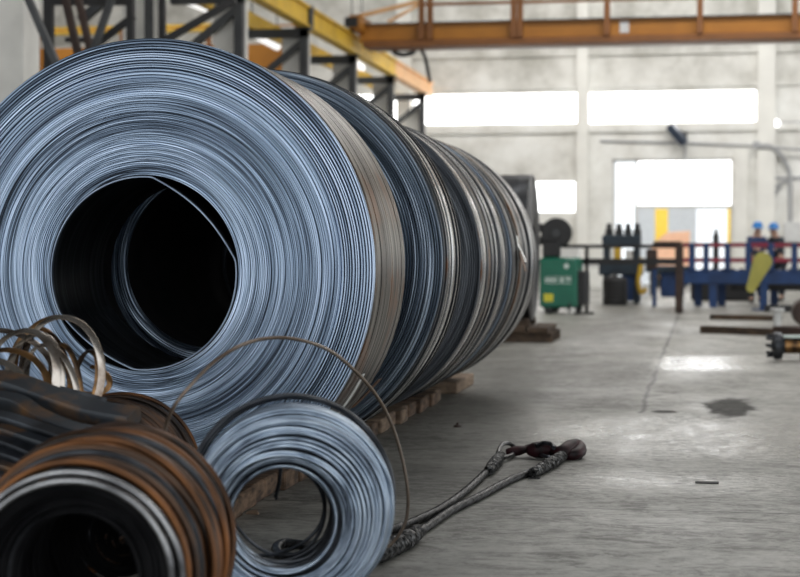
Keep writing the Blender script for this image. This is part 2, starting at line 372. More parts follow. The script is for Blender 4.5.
# pilasters, ledge under the window strip, upper beam
tn = 0
for u0, u1 in ((398, 412), (577.5, 588.5), (757.5, 775), (225, 234)):
    a, b2 = at(u0, 120, YW).x, at(u1, 120, YW).x; tn += 1
    struct(MB().box(a, b2, YW-.28, YW, 0, WZ).build(f'trim_{tn}', 'pilaster', smooth=0))
for v, hh, dp in ((129, .22, .12), (86, .16, .1), (52, .25, .12)):
    z = at(600, v, YW).z; tn += 1
    struct(MB().box(-26, 14, YW-dp, YW, z-hh/2, z+hh/2).build(f'trim_{tn}', 'wall', smooth=0))
tn += 1
struct(MB().box(at(735, 160, YW).x, at(748, 160, YW).x, YW-.18, YW, 0, at(700, 150, YW).z).build(f'trim_{tn}', 'pilaster', smooth=0))

# outside the open doorway
p = at(664, 233, 63)
tag(MB().box(p.x-1.1, p.x+1.15, 63, 67, 0, at(672, 208, 63).z).build('shed', 'outside_grey'), 'grey clad shed outdoors seen through the tall glazed doorway', 'building')
a = at(661, 240, 58)
tag(MB().box(a.x-.2, a.x+.22, 58, 58.4, 0, at(661, 205.5, 58).z).build('post', 'outside_yellow'), 'yellow post outdoors in the middle of the glazed doorway', 'post')
a, b2 = at(652, 240, 56), at(690, 231, 56)
ot = thing('loader', 'orange machine parked outdoors low behind the glazed doorway', 'machine', ((a.x+b2.x)/2, 56, 0))
w = (b2.x-a.x)/2
MB().add([(-w,-.5,.3),(w,-.5,.3),(w,-.5,b2.z),(-w*.2,-.5,b2.z-.05),(-w,-.5,b2.z-.45),(-w,.5,.3),(w,.5,.3),(w,.5,b2.z),(-w*.2,.5,b2.z-.05),(-w,.5,b2.z-.45)],
    [(0,1,2,3,4),(9,8,7,6,5),(0,5,6,1),(1,6,7,2),(2,7,8,3),(3,8,9,4),(4,9,5,0)]).build('body', 'outside_orange', ot)
for sx in (-.6, .6): MB().lathe([(.05,-.6),(.3,-.6),(.32,-.55),(.32,.55),(.3,.6),(.05,.6)], 20, org=(sx*w, 0, .32)).build('wheel', 'black', ot)
a = at(731, 220, 56.5)
tag(MB().box(a.x-.12, a.x+.1, 56.5, 56.7, 0, at(731, 206, 56.5).z).build('post', 'outside_yellow'), 'thin yellow post at the right jamb of the glazed doorway', 'post')

# ------------------------------------------------------------------ timber sleepers and large coils
TX = -2.06; TZ = .10
y = 6.95; rs = random.Random(3); i = 0
LBL = 'short timber sleeper laid crosswise under the row of big steel coils'
while y < 13.3:
    w = rs.uniform(.17, .30); jx = rs.uniform(-.025, .02); jz = rs.uniform(-.008, -.003)
    o = MB().box(-2.72+jx, TX+jx, y, y+w, 0, TZ+jz, .008).build('timber_sleeper', 'timber_pale' if rs.random() < .35 else 'timber', smooth=0)
    tag(o, LBL, 'timber', 'sleepers under the coil row'); y += w + rs.choice((.008, .012, .02, .05)); i += 1
    if 10.7 < y < 10.9: y += .12
p = gnd(456, 390)
tag(MB().box(-2.75, -2.02, 14.0, 15.05, 0, .10, .01).build('timber_block', 'timber_pale', smooth=0), 'broad pale timber block at the far end of the sleeper row', 'timber')

CX = -2.38
def coil_root(label, Y0): return thing('steel_strip_coil', label, 'steel coil', (CX, Y0, 0), group='row of big steel coils')
def face_profile(ri, R, n, y0, cone=None, gap=.26, depth=.012, jit=.0016, seed=0, loose_from=9.0):
    """front face as n laps from ri out to R, each a raised edge with a groove beside it"""
    rr = random.Random(seed); pr = []; drift = 0
    ws = [rr.uniform(.7, 1.3)*(1.5 if (k/n)*(R-ri)+ri > loose_from*R else 1) for k in range(n)]; sc = (R-ri)/sum(ws); r0 = ri
    for k in range(n):
        t = ws[k]*sc; q = r0/R; drift = drift*.9 + rr.gauss(0, jit*1.2)
        g = gap*rr.uniform(.6, 1.5) if q < loose_from else rr.uniform(.42, .62)
        dp = depth if q < loose_from else depth*2.5
        h = y0 + drift + rr.gauss(0, jit) + (cone(r0) if cone else 0)
        pr += [(r0+.03*t, h+dp), (r0+g*t, h+.0008), (r0+(g+1)/2*t, h), (r0+t*.97, h+.0008)]
        r0 += t
    return pr
def big_coil(label, Y0, L, R, ri, mat, n, cone=None, wraps=(), seed=0, seg=224, loose_from=9.0, wob=(.004,.0014), depth=.012, ecc=(0, 0)):
    root = coil_root(label, Y0); zc = R+TZ+.006
    fp = face_profile(ri, R-.012, n, 0.0, cone, seed=seed, loose_from=loose_from, depth=depth)
    prof = [(ri+.004, L-.05)] + fp + [(R-.010, fp[-1][1]+.004), (R-.012, fp[-1][1]+.03), (R-.06, fp[-1][1]+.04), (R-.06, L-.02)]
    MB().lathe([(ri-.001, .012), (ri+.003, .012), (ri+.003, L), (ri-.001, L)], 120, wob_noise(.0, .0015, seed)).build('bore_shade', 'shade_core', root, (ecc[0],0,zc+ecc[1]), smooth=50)  # thin black sleeve, bore shade put into its colour
    m = MB().lathe(prof, seg, wob_noise(wob[0], wob[1], seed)); nv = []
    for x, yv, z in m.v:
        q = max(0, min(1, 1-(math.hypot(x, z)-ri)/(R-ri))); nv.append((x+ecc[0]*q, yv, z+ecc[1]*q))
    m.v = nv; m.build('winding', mat, root, (0,0,zc), smooth=50)
    for (y0, y1, rad, m) in wraps:
        b = .004
        MB().lathe([(R-.07, y0), (rad-b, y0), (rad, y0+b), (rad, y1-b), (rad-b, y1), (R-.07, y1)], 160,
                   wob_noise(.003, .0015, seed+y0*10, 3)).build('outer_wrap', m, root, (0,0,zc), smooth=40)
    return root, zc
# nearest coil: blue-grey face, warm outer strips
ww = []
yy = .045; rs = random.Random(5)
for k, w in enumerate((.10, .115, .13, .10, .135, .10)):
    ww.append((yy, yy+w, 1.003-.012*k/5+rs.uniform(-.006, .004), 'wrap_warm')); yy += w-.012+.026
c1, z1c = big_coil('nearest big steel coil, pale blue-grey ringed face with a round black bore', 7.1, .78, 1.012, .428, 'face', 66, None, ww, 1, 256, .87, ecc=(-.027, -.020))
# loose innermost lap hanging away from the bore (flattened chord upper right and lower left)
def lap_sheet(rfun, y0, y1, th=.003, seg=160, a0=0, a1=2*PI):
    m = MB(); vs = []; n = seg
    for i in range(n+1):
        a = a0+(a1-a0)*i/n; r = rfun(a)
        for (dr, yv) in ((0, y0), (0, y1), (-th, y1), (-th, y0)): vs.append(((r+dr)*math.cos(a), yv, (r+dr)*math.sin(a)))
    fs = []
    for i in range(n):
        for k in range(4): fs.append((i*4+k, i*4+(k+1) % 4, i*4+4+(k+1) % 4, i*4+4+k))
    fs += [(0,1,2,3), (n*4+3, n*4+2, n*4+1, n*4)]
    return m.add(vs, fs)
def chord(a, ac, half, R0, depth=1.0):
    d = (a-ac+PI) % (2*PI)-PI
    if abs(d) >= half: return R0
    return R0 + (R0*math.cos(half)/math.cos(d)-R0)*depth
lap_sheet(lambda a: chord(a, math.radians(234), math.radians(30), chord(a, math.radians(46), math.radians(38), 0.425, .5), .5), .0, .66).build('loose_inner_lap', 'wrap_dark', c1, (-.027,0,z1c-.020), smooth=40)
lap_sheet(lambda a: chord(a, math.radians(234), math.radians(30), chord(a, math.radians(46), math.radians(38), 0.425, .5), .5)-.001, -.008, .012, .006).build('lap_edge', 'lap_bright', c1, (-.027,0,z1c-.020), smooth=40)
# loose tail with its metallic glint painted white, and rusty flap low on the right of the outer strips
a0, a1 = math.radians(-47), math.radians(-27)
lap_sheet(lambda a: 1.022+.03*max(0, (math.radians(-40)-a))*2, .20, .245, .004, 20, a0, a1).build('loose_tail', 'white', c1, (0,0,z1c))['label'] = 'loose strip tail on the outer wrap, glint painted white'
a0, a1 = math.radians(-40), math.radians(-30)
lap_sheet(lambda a: 1.012+.22*max(0, a-a0)**1.2, .60, .69, .003, 14, a0, a1).build('loose_flap', 'rust', c1, (0,0,z1c))['label'] = 'rust orange lifted strip end'

# second coil: dark blue telescoped face, bright silver rim bands
cone2 = lambda r: max(0, (r-.55))/.485*.86
big_coil('second big steel coil, dark blue telescoped face and bright silver rim bands', 8.02, 1.66, 1.035, .42, 'face_dark', 60, cone2,
    [(.875, .905, 1.030, 'wrap_dark'), (.93, .955, 1.038, 'wrap_grey'), (.985, 1.035, 1.040, 'wrap_silver'), (1.065, 1.085, 1.024, 'wrap_dark'), (1.115, 1.165, 1.040, 'wrap_silver'), (1.195, 1.245, 1.034, 'wrap_silver'), (1.275, 1.30, 1.040, 'wrap_dark'), (1.33, 1.385, 1.032, 'wrap_silver'), (1.42, 1.45, 1.036, 'wrap_dark'), (1.48, 1.64, 1.0, 'wrap_dark')], 2, 200, wob=(.012,.003), depth=.018)
# third coil: grey telescoped laps then streaked silver strips
cone3 = lambda r: max(0, (r-.6))/.4*.90
w3 = []; yy = .90; rs = random.Random(11)
mats3 = ('wrap_grey', 'wrap_silver', 'wrap_dark', 'wrap_warm', 'wrap_grey', 'wrap_dark', 'wrap_silver', 'wrap_dark', 'wrap_grey', 'wrap_warm', 'wrap_dark', 'wrap_silver', 'wrap_dark', 'wrap_grey', 'wrap_dark', 'wrap_warm')
k = 0
while yy < 2.42:
    w = rs.uniform(.05, .13); w3.append((yy, yy+w, .998+rs.uniform(-.016, .010), mats3[k % 16])); yy += w+.032; k += 1
c3, z3 = big_coil('third big steel coil, dull grey telescoped laps with streaked silver outer strips', 9.78, yy, 1.004, .42, 'face_grey', 50, cone3, w3, 3, 180, wob=(.012,.003), depth=.014)
# fourth coil at the end of the row
w4 = []; yy = .05; rs = random.Random(12); k = 0
mats4 = ('wrap_dark', 'wrap_grey', 'wrap_dark', 'wrap_warm', 'wrap_dark', 'wrap_grey', 'wrap_grey', 'wrap_dark', 'wrap_silver', 'wrap_dark', 'wrap_grey', 'wrap_dark')
while yy < 2.05:
    w = rs.uniform(.09, .2); w4.append((yy, yy+w, .998+rs.uniform(-.016, .010), mats4[k % 12])); yy += w+.045; k += 1
c4, z4 = big_coil('fourth big steel coil at the far end, with a lifted rusty strap end', 12.36, yy, 1.004, .42, 'face_dark', 50, None, w4, 4, 160)
a0, a1 = math.radians(0), math.radians(11)
lap_sheet(lambda a: 1.018+.4*max(0, math.radians(7)-a)**1.0*1.0, .30, .40, .004, 14, a0, a1).build('strap_end', 'wrap_silver', c4, (0,0,z4))['label'] = 'silver strap end sticking out'
lap_sheet(lambda a: 1.02+.35*max(0, math.radians(2)-a), .40, .56, .005, 10, math.radians(-4), math.radians(5)).build('strap_clip', 'rust', c4, (0,0,z4))['label'] = 'rust orange strap clip'

# dark coil behind on a timber pallet, axis across the hall
pY = 22.6; rb = -2.245
dk = thing('steel_strip_coil', 'dark steel coil set crosswise on a timber pallet behind the row', 'steel coil', (rb-.55, pY, 0))
R5 = .97
MB().lathe([(.3, -.5)] + [(.3+.67*k/40+q, -.55+(.006 if e else 0)) for k in range(40) for q, e in ((0, 1), (.005, 0), (.013, 0))] +
    [(R5, -.53), (R5, .53)] + [(R5-.67*k/40-q, .55-(.006 if e else 0)) for k in range(40) for q, e in ((0, 1), (.004, 0), (.012, 0))] + [(.3, .5)], 96, axis='x').build('winding', 'black_strip', dk, (0,0,R5+.26), smooth=40)
for xo in (-.35, .05, .4): MB().lathe([(R5-.01, xo-.03), (R5+.006, xo-.028), (R5+.006, xo+.028), (R5-.01, xo+.03)], 96, axis='x').build('binding_strap', 'wire_dark', dk, (0,0,R5+.26))
pl = thing('timber_pallet', 'dark timber pallet under the crosswise dark coil', 'pallet', (rb-.5, pY, 0))
for k in range(3): MB().box(-.75, .82, -.62+k*.52, -.42+k*.52, 0, .13, .01).build('bearer', 'timber_dark', pl, smooth=0)
for k in range(5): MB().box(-.7+k*.3, -.44+k*.3, -.68, .68, .13, .21 if k in (1, 2, 3) else .2, .008).build('deck_board', 'timber_dark', pl, smooth=0)
for yv in (-.45, .42): MB().box(-.7, .5, yv-.06, yv+.06, .2, .30, .01).build('chock', 'timber_dark', pl, smooth=0)

# ------------------------------------------------------------------ small coils in the foreground
def jring(m, rs, R, y, rw, tl=.03, of=.004, amp=.002, seg=96, n=8):
    m.ring(R, y, rw, (rs.gauss(0, tl), rs.gauss(0, tl)), (rs.gauss(0, of), rs.gauss(0, of)), rs.gauss(0, amp), seg, n, rs.uniform(0, 6))
# grey wire coil
gY = 5.55; gX = at(293, 505, gY).x; GR = .338; gyaw = math.radians(13)
g = thing('wire_coil', 'small pale blue-grey wire coil standing on the floor in front of the big coil', 'wire coil', (gX, gY, 0), (0, 0, gyaw))
rs = random.Random(21); m = MB(); wr = .0066
gi = .178; nr = 19
def gring(R, y, w, tl, of, amp):                        # slack inner turns sag towards the floor
    q = 1-(R-gi)/(GR-gi); tl *= .5; of *= .5; m.ring(R, y, w, (rs.gauss(0, tl), rs.gauss(0, tl)), (-.034*q+rs.gauss(0, of), -.036*q+rs.gauss(0, of)), rs.gauss(0, amp), 96, 8, rs.uniform(0, 6))
for k in range(nr+1):                                   # bulging front and back faces
    q = (1-math.cos(PI*k/nr))/2; R = gi+.006+(GR-gi-.012)*q
    bul = .155*math.sqrt(max(0, 1-abs(2*q-1)**2.6))
    for sgn in (-1, 1): gring(R, sgn*(.012+bul), wr, .014, .0025, .0014)
for k in range(9):                                      # outside and inside
    yv = -.09+.18*k/8
    gring(GR-.006, yv, wr, .015, .003, .0015); gring(gi, yv, wr, .015, .003, .0015)
for k in range(4): gring(rs.uniform(gi+.02, GR-.02), -.166*rs.uniform(.85, 1.05), wr*.9, .03, .004, .003)
m.build('winding', 'wire_blue', g, (0,0,GR+.004), smooth=60)
def ecc(r, h, a): q = 1-(r-gi)/(GR-gi); return 0, 0
mb = MB().lathe([(gi+.006, -.1), (gi+.04, -.14), (.27, -.150), (GR-.05, -.130), (GR-.012, -.08), (GR-.012, .08), (GR-.05, .130), (.27, .150), (gi+.04, .14), (gi+.006, .1)], 72)
mb.v = [(x-.034*(1-(math.hypot(x, z)-gi)/(GR-gi)), y, z-.036*(1-(math.hypot(x, z)-gi)/(GR-gi))) for x, y, z in mb.v]
mb.build('inner_dark_fill', 'wire_dark', g, (0,0,GR+.004))  # solid dark fill added under the turns to block light
m = MB()
m.ring(GR+.006, .06, .0062, (.02,.10), (-.006,.008), .004, 96, 8, 1.0); m.ring(GR+.002, .09, .0062, (-.06,.05), (.0,.004), .004, 96, 8, 2.0); m.ring(GR+.010, .12, .006, (.05,.04), (-.014,.006), .004, 96, 8, .4)
m.build('loose_outer_turn', 'wire_dark', g, (0,0,GR+.014))['label'] = 'dark loose outer turn of wire'
m = MB(); OX, OZ = -.036, -.036
m.ring(gi-.006, .05, .0065, (.12,.06), (OX-.006,OZ), .006, 80, 8, 2.2); m.ring(gi-.004, .1, .0065, (.05,-.10), (OX-.004,OZ-.002), .006, 80, 8, .7)
for k in range(14): m.ring(gi-.003+.001*k, -.03+.016*k, .0064, (rs.gauss(0,.04), rs.gauss(0,.04)), (OX-.001*k+rs.gauss(0,.003),OZ+rs.gauss(0,.003)), .003, 80, 8, k)
m.ring(gi-.012, .14, .0065, (.3,.02), (OX-.035,OZ+.005), .008, 80, 8, 1.2); m.ring(gi-.01, .17, .0065, (-.1,.12), (OX-.02,OZ+.012), .008, 80, 8, 3.2)
m.build('loose_inner_turn', 'wire_dark', g, (0,0,GR+.004))['label'] = 'black loose turns inside the bore'
m = MB().tube([(-.04,.17,.155),(-.045,.19,.10),(-.05,.2,.05),(-.062,.2,.0),(-.058,.2,-.01)], .007, 8)
m.build('wire_tail', 'wire_dark', g, (0,0,GR+.004))['label'] = 'dark wire tail hanging behind the bore'

# rusty front coil: rear turns wider than the front ones
rY = 4.22; rX = at(68, 598, rY).x; ryaw = math.radians(8)
rc = thing('wire_coil', 'rusty wire coil nearest the camera at the lower left corner', 'wire coil', (rX, rY, 0), (0, 0, ryaw))
rs = random.Random(31)
LEN = .70; RZ = .325
def frr(y): return .292+.036*min(1, max(0, y/.45))
m = MB(); md = MB(); ms = MB()
def rring(M_, R, y, w, tl, of, amp, seg=112): M_.ring(R, y, w, (rs.gauss(0, tl), rs.gauss(0, tl)), (rs.gauss(0, of), rs.gauss(0, of)), rs.gauss(0, amp), seg, 8, rs.uniform(0, 6))
mk = MB()
for k in range(18):
    yv = .118+(LEN-.13)*k/17
    rring((m, md, m, mk)[k % 4] if k != 5 else md, frr(yv)+rs.choice((0, .006, .014, -.006)), yv, .0105, .035, .005, .003)
for k in range(8): 
    yv = rs.uniform(.2, .64); rring(m if k % 3 else md, frr(yv)+.018+rs.uniform(-.004, .006), yv, .0108, .10, .006, .004)
for k in range(5): rring(md, .33, LEN-.03+.014*k, .009, .05, .006, .003)
m.build('rusty_turns', 'rust', rc, (0,0,RZ), smooth=60)
md.build('brown_turns', 'rust_brown', rc, (0,0,RZ), smooth=60); mk.build('dark_turns', 'wire_dark', rc, (0,0,RZ), smooth=60)
for k in range(2): ms.ring((.272, .292)[k], (.004, .032)[k], .0095, (.012*(k-1), .01), (.002, -.002), .002, 112, 8, k)
ms.build('bare_turns', 'silver', rc, (0,0,RZ), smooth=60)['label'] = 'bare silver turns at the front rim'
mi = MB()
for k in range(8): rring(mi, .250-.0095*k, .03+.012*k+rs.uniform(-.006, .006), .0075, .015, .003, .002, 96)
for k in range(26): rring(mi, .178+rs.uniform(-.003, .004), .11+.022*k, .0075, .02, .003, .002, 72)
for k in range(16): rring(mi, .178-.0105*k, LEN-.04+.004*k, .0085, .02, .003, .002, 64)  # funnel of added turns closes the rear so the bore stays black
mi.build('bore_shade_turns', 'shade_core', rc, (0,0,RZ), smooth=60)['label'] = 'inner turns painted black as bore shade, closed at the rear'
MB().lathe([(.186, .12), (.255, .05), (.27, .05), (.262, .1), (.275, LEN-.03), (.186, LEN-.03)], 72).build('packed_layers', 'shade_core', rc, (0,0,RZ))  # solid fill under the turns, its black stands for shade
mi = MB(); mi.ring(.186, .115, .007, (.01, .0), (0, 0), .002, 96); mi.ring(.20, .10, .006, (.01, .0), (0, 0), .002, 96)
mi.build('bore_edge_turns', 'wire_dark', rc, (0,0,RZ))
# the springy loose strand that arches from this coil over the grey one
pts2 = [(163,437,5.12),(172,410,5.2),(190,386,5.35),(214,362,5.5),(242,345,5.65),(270,338,5.8),(300,340,5.92),(330,351,6.03),(356,372,6.12),(378,398,6.2),(393,428,6.26),(403,462,6.3),(408,495,6.32),(406,520,6.33),(398,536,6.33),(388,547,6.32)]
def catmull(P, n=8):
    P = [Vector(p) for p in P]; out = []
    for i in range(len(P)-1):
        a, b, c, d = P[max(i-1, 0)], P[i], P[i+1], P[min(i+2, len(P)-1)]
        for k in range(n):
            t = k/n; out.append(.5*((2*b)+(c-a)*t+(2*a-5*b+4*c-d)*t*t+(3*b-a-3*c+d)*t**3))
    return out+[P[-1]]
inv = Matrix.Translation((rX, rY, 0)) @ Matrix.Rotation(ryaw, 4, 'Z'); inv.invert()
MB().tube(catmull([inv @ at(*q) for q in pts2]), .0068, 8).build('loose_strand', 'strand', rc, smooth=60)['label'] = 'single springy wire arching over the grey coil'

# second rusty coil behind
bY = 5.95; bX = at(113, 480, bY+.2).x; BR = .30
bc = thing('wire_coil', 'brown rusty wire coil half hidden behind the front one', 'wire coil', (bX, bY, 0), (0, 0, math.radians(6)))
m = MB(); md = MB(); rs = random.Random(41)
for k in range(22): jring(m if k % 3 else md, rs, BR+rs.uniform(-.006, .012), .02+.4*k/21, .009, .04, .006, .004, 96)
for k in range(6): jring(m, rs, BR-.02*k-.01, .02-.004*k, .009, .02, .004, .003, 96)
m.build('rusty_turns', 'rust_brown', bc, (0,0,BR+.022), smooth=60); md.build('orange_turns', 'rust', bc, (0,0,BR+.022), smooth=60)
MB().lathe([(.17, .04), (BR-.01, .02), (BR-.008, .42), (.17, .42)], 64).build('packed_layers', 'shade_core', bc, (0,0,BR+.022))

# dark coil under the scrap at the far left
lY = 4.98; lX = at(-45, 480, lY+.2).x; LR = .165
lc = thing('wire_coil', 'black wire coil at the left edge carrying the heap of scrap bars', 'wire coil', (lX, lY, 0), (0, 0, math.radians(-14)))
m = MB(); rs = random.Random(51)
for k in range(26): jring(m, rs, LR+rs.uniform(-.006, .012), .02+.6*k/25, .011, .05, .006, .004, 80)
m.build('turns', 'wire_dark', lc, (0,0,LR+.022), smooth=60)
MB().lathe([(.09, .02), (LR-.01, .0), (LR-.008, .62), (.09, .62)], 56).build('packed_layers', 'shade_core', lc, (0,0,LR+.022))

# heap of blackened bars and strips lying across those coils
def scrap(pts, w, h, mat, label, group=None, r=None, name='scrap_bar'):
    P = catmull([at(*q) for q in pts], 6)
    m = MB().tube(P, r, 10) if r else MB().tube(P, 0, flat=(w, h, (0,-.35,1)))
    return tag(m.build(name, mat, smooth=40), label, 'scrap metal', group)
scrap([(-60,374,5.75),(10,384,5.7),(50,398,5.66),(90,411,5.63),(134,419,5.6)], .10, .055, 'scrap_rust', 'thick blackened bar on top of the heap with an orange rusty square end')
scrap([(-50,366,5.85),(8,379,5.82),(60,390,5.8),(105,402,5.78)], .03, .02, 'scrap', 'thin dark rod lying along the back edge of the topmost bar')
scrap([(-50,398,5.62),(12,402,5.58),(40,418,5.52),(75,432,5.48),(110,436,5.5),(130,434,5.52)], .06, .05, 'scrap_rust', 'curved rusty strip directly below the topmost bar')
HL = 'blackened strip sagging in the dark scrap heap at the left edge'
for k in range(8):
    o = k*12.0; sh = rs.uniform(-6, 6)
    scrap([(-60,405+o*.9,5.50-.03*k),(0,416+o,5.46-.03*k),(40+sh,430+o,5.42-.03*k),(85+sh,444+o*.9,5.38-.03*k),(125-o*.8+sh,449+o*.95,5.36-.03*k)], .05, .024, ('scrap', 'scrap_rust', 'scrap')[k % 3], HL, 'strips in the scrap heap')
scrap([(-10,560,4.9),(10,515,4.95),(32,485,5.0),(55,455,5.05),(66,434,5.1)], 0, 0, 'scrap', 'pale ended wire leaning out of the scrap heap', r=.008, name='scrap_wire')

# tangle of shiny strap loops on top
st = thing('strap_tangle', 'tangle of shiny brown steel strap loops in front of the black bore', 'steel strap', at(45, 385, 5.78))
base = st.location.copy()
def strap_loop(cu, cv, ru, rv, rot, Y, dY, a0, a1, mat, wd=.022):
    pts = []
    for i in range(37):
        a = math.radians(a0+(a1-a0)*i/36)
        x, yv = ru*math.cos(a), -rv*math.sin(a); c, s = math.cos(math.radians(rot)), math.sin(math.radians(rot))
        pts.append(at(cu+x*c-yv*s, cv+x*s+yv*c, Y+dY*(i/36-.5))-base)
    MB().tube(pts, 0, flat=(wd*.62, .004, lambda p: Vector((.35, -.6, .7)))).build('strap_loop', mat, st, smooth=40)
strap_loop(62, 372, 40, 55, 0, 5.89, 0.18, -53, 193, 'strap', 0.044)
strap_loop(58, 370, 44, 53, 4, 5.97, 0.14, -58, 198, 'strap_rust', 0.041)
strap_loop(34, 382, 27, 48, 6, 5.89, 0.2, -28, 206, 'strap', 0.048)
strap_loop(20, 380, 36, 50, 14, 5.85, 0.2, -32, 178, 'strap', 0.051)
strap_loop(40, 384, 30, 56, -4, 6.01, 0.2, -36, 208, 'strap_rust', 0.037)
strap_loop(8, 384, 40, 34, 10, 5.83, 0.2, -28, 188, 'strap_rust', 0.044)
strap_loop(66, 384, 14, 40, -8, 5.92, 0.1, -38, 215, 'strap_rust', 0.034)
strap_loop(5, 372, 52, 40, 22, 5.91, 0.25, -23, 178, 'strap', 0.044)
strap_loop(88, 380, 22, 14, 10, 5.91, 0.1, -148, 88, 'strap_rust', 0.034)
strap_loop(-8, 384, 34, 24, 12, 5.79, 0.15, -33, 168, 'strap', 0.048)
strap_loop(52, 388, 24, 44, -14, 5.87, 0.15, -28, 198, 'strap', 0.037)
strap_loop(84, 386, 12, 36, 12, 5.94, 0.1, -18, 215, 'strap_rust', 0.034)
strap_loop(-15, 396, 40, 22, 10, 5.77, 0.1, -28, 148, 'strap_rust', 0.044)

# ------------------------------------------------------------------ wire rope sling on the floor
sl = thing('wire_rope_sling', 'oily two legged wire rope sling with dark red hooks lying on the floor', 'sling', gnd(480, 490))
sb = sl.location.copy()
def densify(P, step=.012):
    P = catmull(P, 16); out = [P[0]]
    for p in P[1:]:
        while (p-out[-1]).length > step: out.append(out[-1]+(p-out[-1]).normalized()*step)
    return out
def rope(name, P, r, lay=.11, ns=6, mat='rope'):
    D = densify(P); m = MB(); L = 0
    for s in range(ns):
        pts = []; L = 0
        for i, p in enumerate(D):
            t = (D[min(i+1, len(D)-1)]-D[max(i-1, 0)]).normalized(); x = t.cross(Vector((0,0,1))).normalized(); yv = x.cross(t)
            a = 2*PI*(s/ns+L/lay); pts.append(p+(x*math.cos(a)+yv*math.sin(a))*r*.58-sb)
            L += .012
        m.tube(pts, r*.42, 6)
    return m.build(name, mat, sl, smooth=60)
rp = .020
def gp(*L, z=rp): return [gnd(u, v, z) for u, v in L]
ropeA = gp((497,461),(480,478),(462,494),(440,509),(415,521),(390,530),(350,540),(310,545),(284,543),(276,549),(283,556),(310,558),(350,556))
rope('rope', ropeA, rp)
ropeB = gp((570,450),(556,460),(535,470),(510,480),(480,496),(450,511),(425,528),(405,539),(380,552),(350,562))
rope('rope', ropeB, rp)
def splice(P, r0, name='splice'):
    D = densify(P, .012); m = MB(); rs = random.Random(len(P)*7+int(r0*1e4))
    for s in range(7):
        pts = []; n = len(D)
        for i, p in enumerate(D):
            t = (D[min(i+1, n-1)]-D[max(i-1, 0)]).normalized(); x = t.cross(Vector((0,0,1))).normalized(); yv = x.cross(t)
            a = 2*PI*(s/7+i/(9.0 if s % 2 else -11.0)); q = i/(n-1)
            rr = r0*(.72+.4*math.sin(PI*q)+.12*rs.random()); pts.append(p+(x*math.cos(a)+yv*math.sin(a))*rr*.7-sb)
        m.tube(pts, r0*.33, 5)
    return m.build(name, 'rope', sl, smooth=60)
splice(gp((501,455),(495,463),(488,471), z=.03), .03); splice(gp((568,452),(556,460),(544,467),(532,473), z=.03), .03)
splice(gp((418,532),(406,540),(392,547),(378,556), z=.035), .036)
# eye loop at the left hook, hooks, links
def gl(*L): return [gnd(u, v, z)-sb for u, v, z in L]
m = MB().tube(catmull(gl((497,459,.03),(499,450,.05),(503,444,.06),(510,444,.05),(516,449,.03),(512,455,.025),(503,458,.025)), 8), .013, 8); m.build('eye_loop', 'rope', sl)
def chunk(name, P, rr, mat): MB().tube(catmull(gl(*P), 8), [0.6*0+a for a in np.interp(np.linspace(0, 1, (len(P)-1)*8+1), np.linspace(0, 1, len(rr)), rr)], 12).build(name, mat, sl, smooth=60)
chunk('hook_shank', ((506,452,.035),(516,451,.04),(527,449,.045),(534,450,.04)), [.016,.026,.03,.022,.034,.03], 'hook')
chunk('swivel_body', ((527,451,.045),(536,450,.05),(547,450,.05),(556,451,.045)), [.02,.045,.05,.046,.03], 'hook')
chunk('hook', ((553,452,.04),(562,452,.05),(570,447,.065),(577,446,.06),(580,450,.045),(576,454,.035),(567,455,.03),(560,453,.03)), [.03,.04,.042,.042,.04,.034,.028,.022], 'hook')
m = MB().tube(catmull(gl((536,446,.08),(543,443,.095),(551,444,.095),(554,448,.08)), 8), .012, 8); m.build('safety_latch', 'link', sl)
m = MB().tube(catmull(gl((540,454,.03),(548,457,.025),(558,457,.022),(566,455,.03)), 8), .011, 8); m.build('link', 'link', sl)

# ------------------------------------------------------------------ green welding set
wY = 31.9; a, b2 = at(540.5, 308, wY), at(578.5, 257.5, wY)
wd_ = thing('welding_set', 'green welding power source on castors beyond the coils', 'welder', ((a.x+b2.x)/2, wY+.4, 0), (0,0,math.radians(-4)))
hw = (b2.x-a.x)/2; z0, z1 = a.z, b2.z
MB().box(-hw, hw, -.4, .4, z0, z1, .04).build('cabinet', 'green', wd_, smooth=35)
MB().box(-hw*.7, -hw*.05, -.408, -.399, z0+.50, z0+.56).box(-hw*.7, hw*.72, -.406, -.399, z0+.46, z0+.475).box(-hw*.7, hw*.72, -.406, -.399, z0+.585, z0+.595).box(hw*.1, hw*.3, -.408, -.399, z0+.49, z0+.57).box(hw*.4, hw*.7, -.408, -.399, z0+.52, z0+.57).build('name_plate', 'label_white', wd_, smooth=0)
MB().box(-hw*.75, -hw*.25, -.41, -.399, z0+.12, z0+.27).build('warning_label', 'label_yellow', wd_, smooth=0)['label'] = 'yellow label low on the front'
MB().lathe([(0,-.41),(.05,-.41),(.05,-.399),(0,-.399)], 16, org=(hw*.45,0,z1-.16)).build('dial', 'label_white', wd_)
MB().box(hw-.02, hw+.14, -.3, .35, z0+.05, z1-.25, .02).build('side_vent', 'black', wd_)
for sx in (-.5, .75):
    for sy in (-.3, .3): MB().lathe([(.02,-.05),(.09,-.05),(.1,-.03),(.1,.03),(.09,.05),(.02,.05)], 18, org=(sx*hw, sy, .1)).build('castor', 'black', wd_)
for sx in (-.5, .75): MB().box(sx*hw-.05, sx*hw+.05, -.34, .34, .12, z0+.02).build('castor_fork', 'steel_dark', wd_)
MB().lathe([(0,-.03),(.05,-.05),(.06,-.02),(.05,.04),(0,.05)], 14, org=(hw*.85, -.55, .07)).build('cable_plug', 'white', wd_)
MB().tube(catmull([(hw*.6,-.38,z0+.1),(hw*.8,-.5,.03),(hw*1.3,-.6,.025),(hw*1.9,-.45,.025)]), .022, 8).build('cable', 'black', wd_)
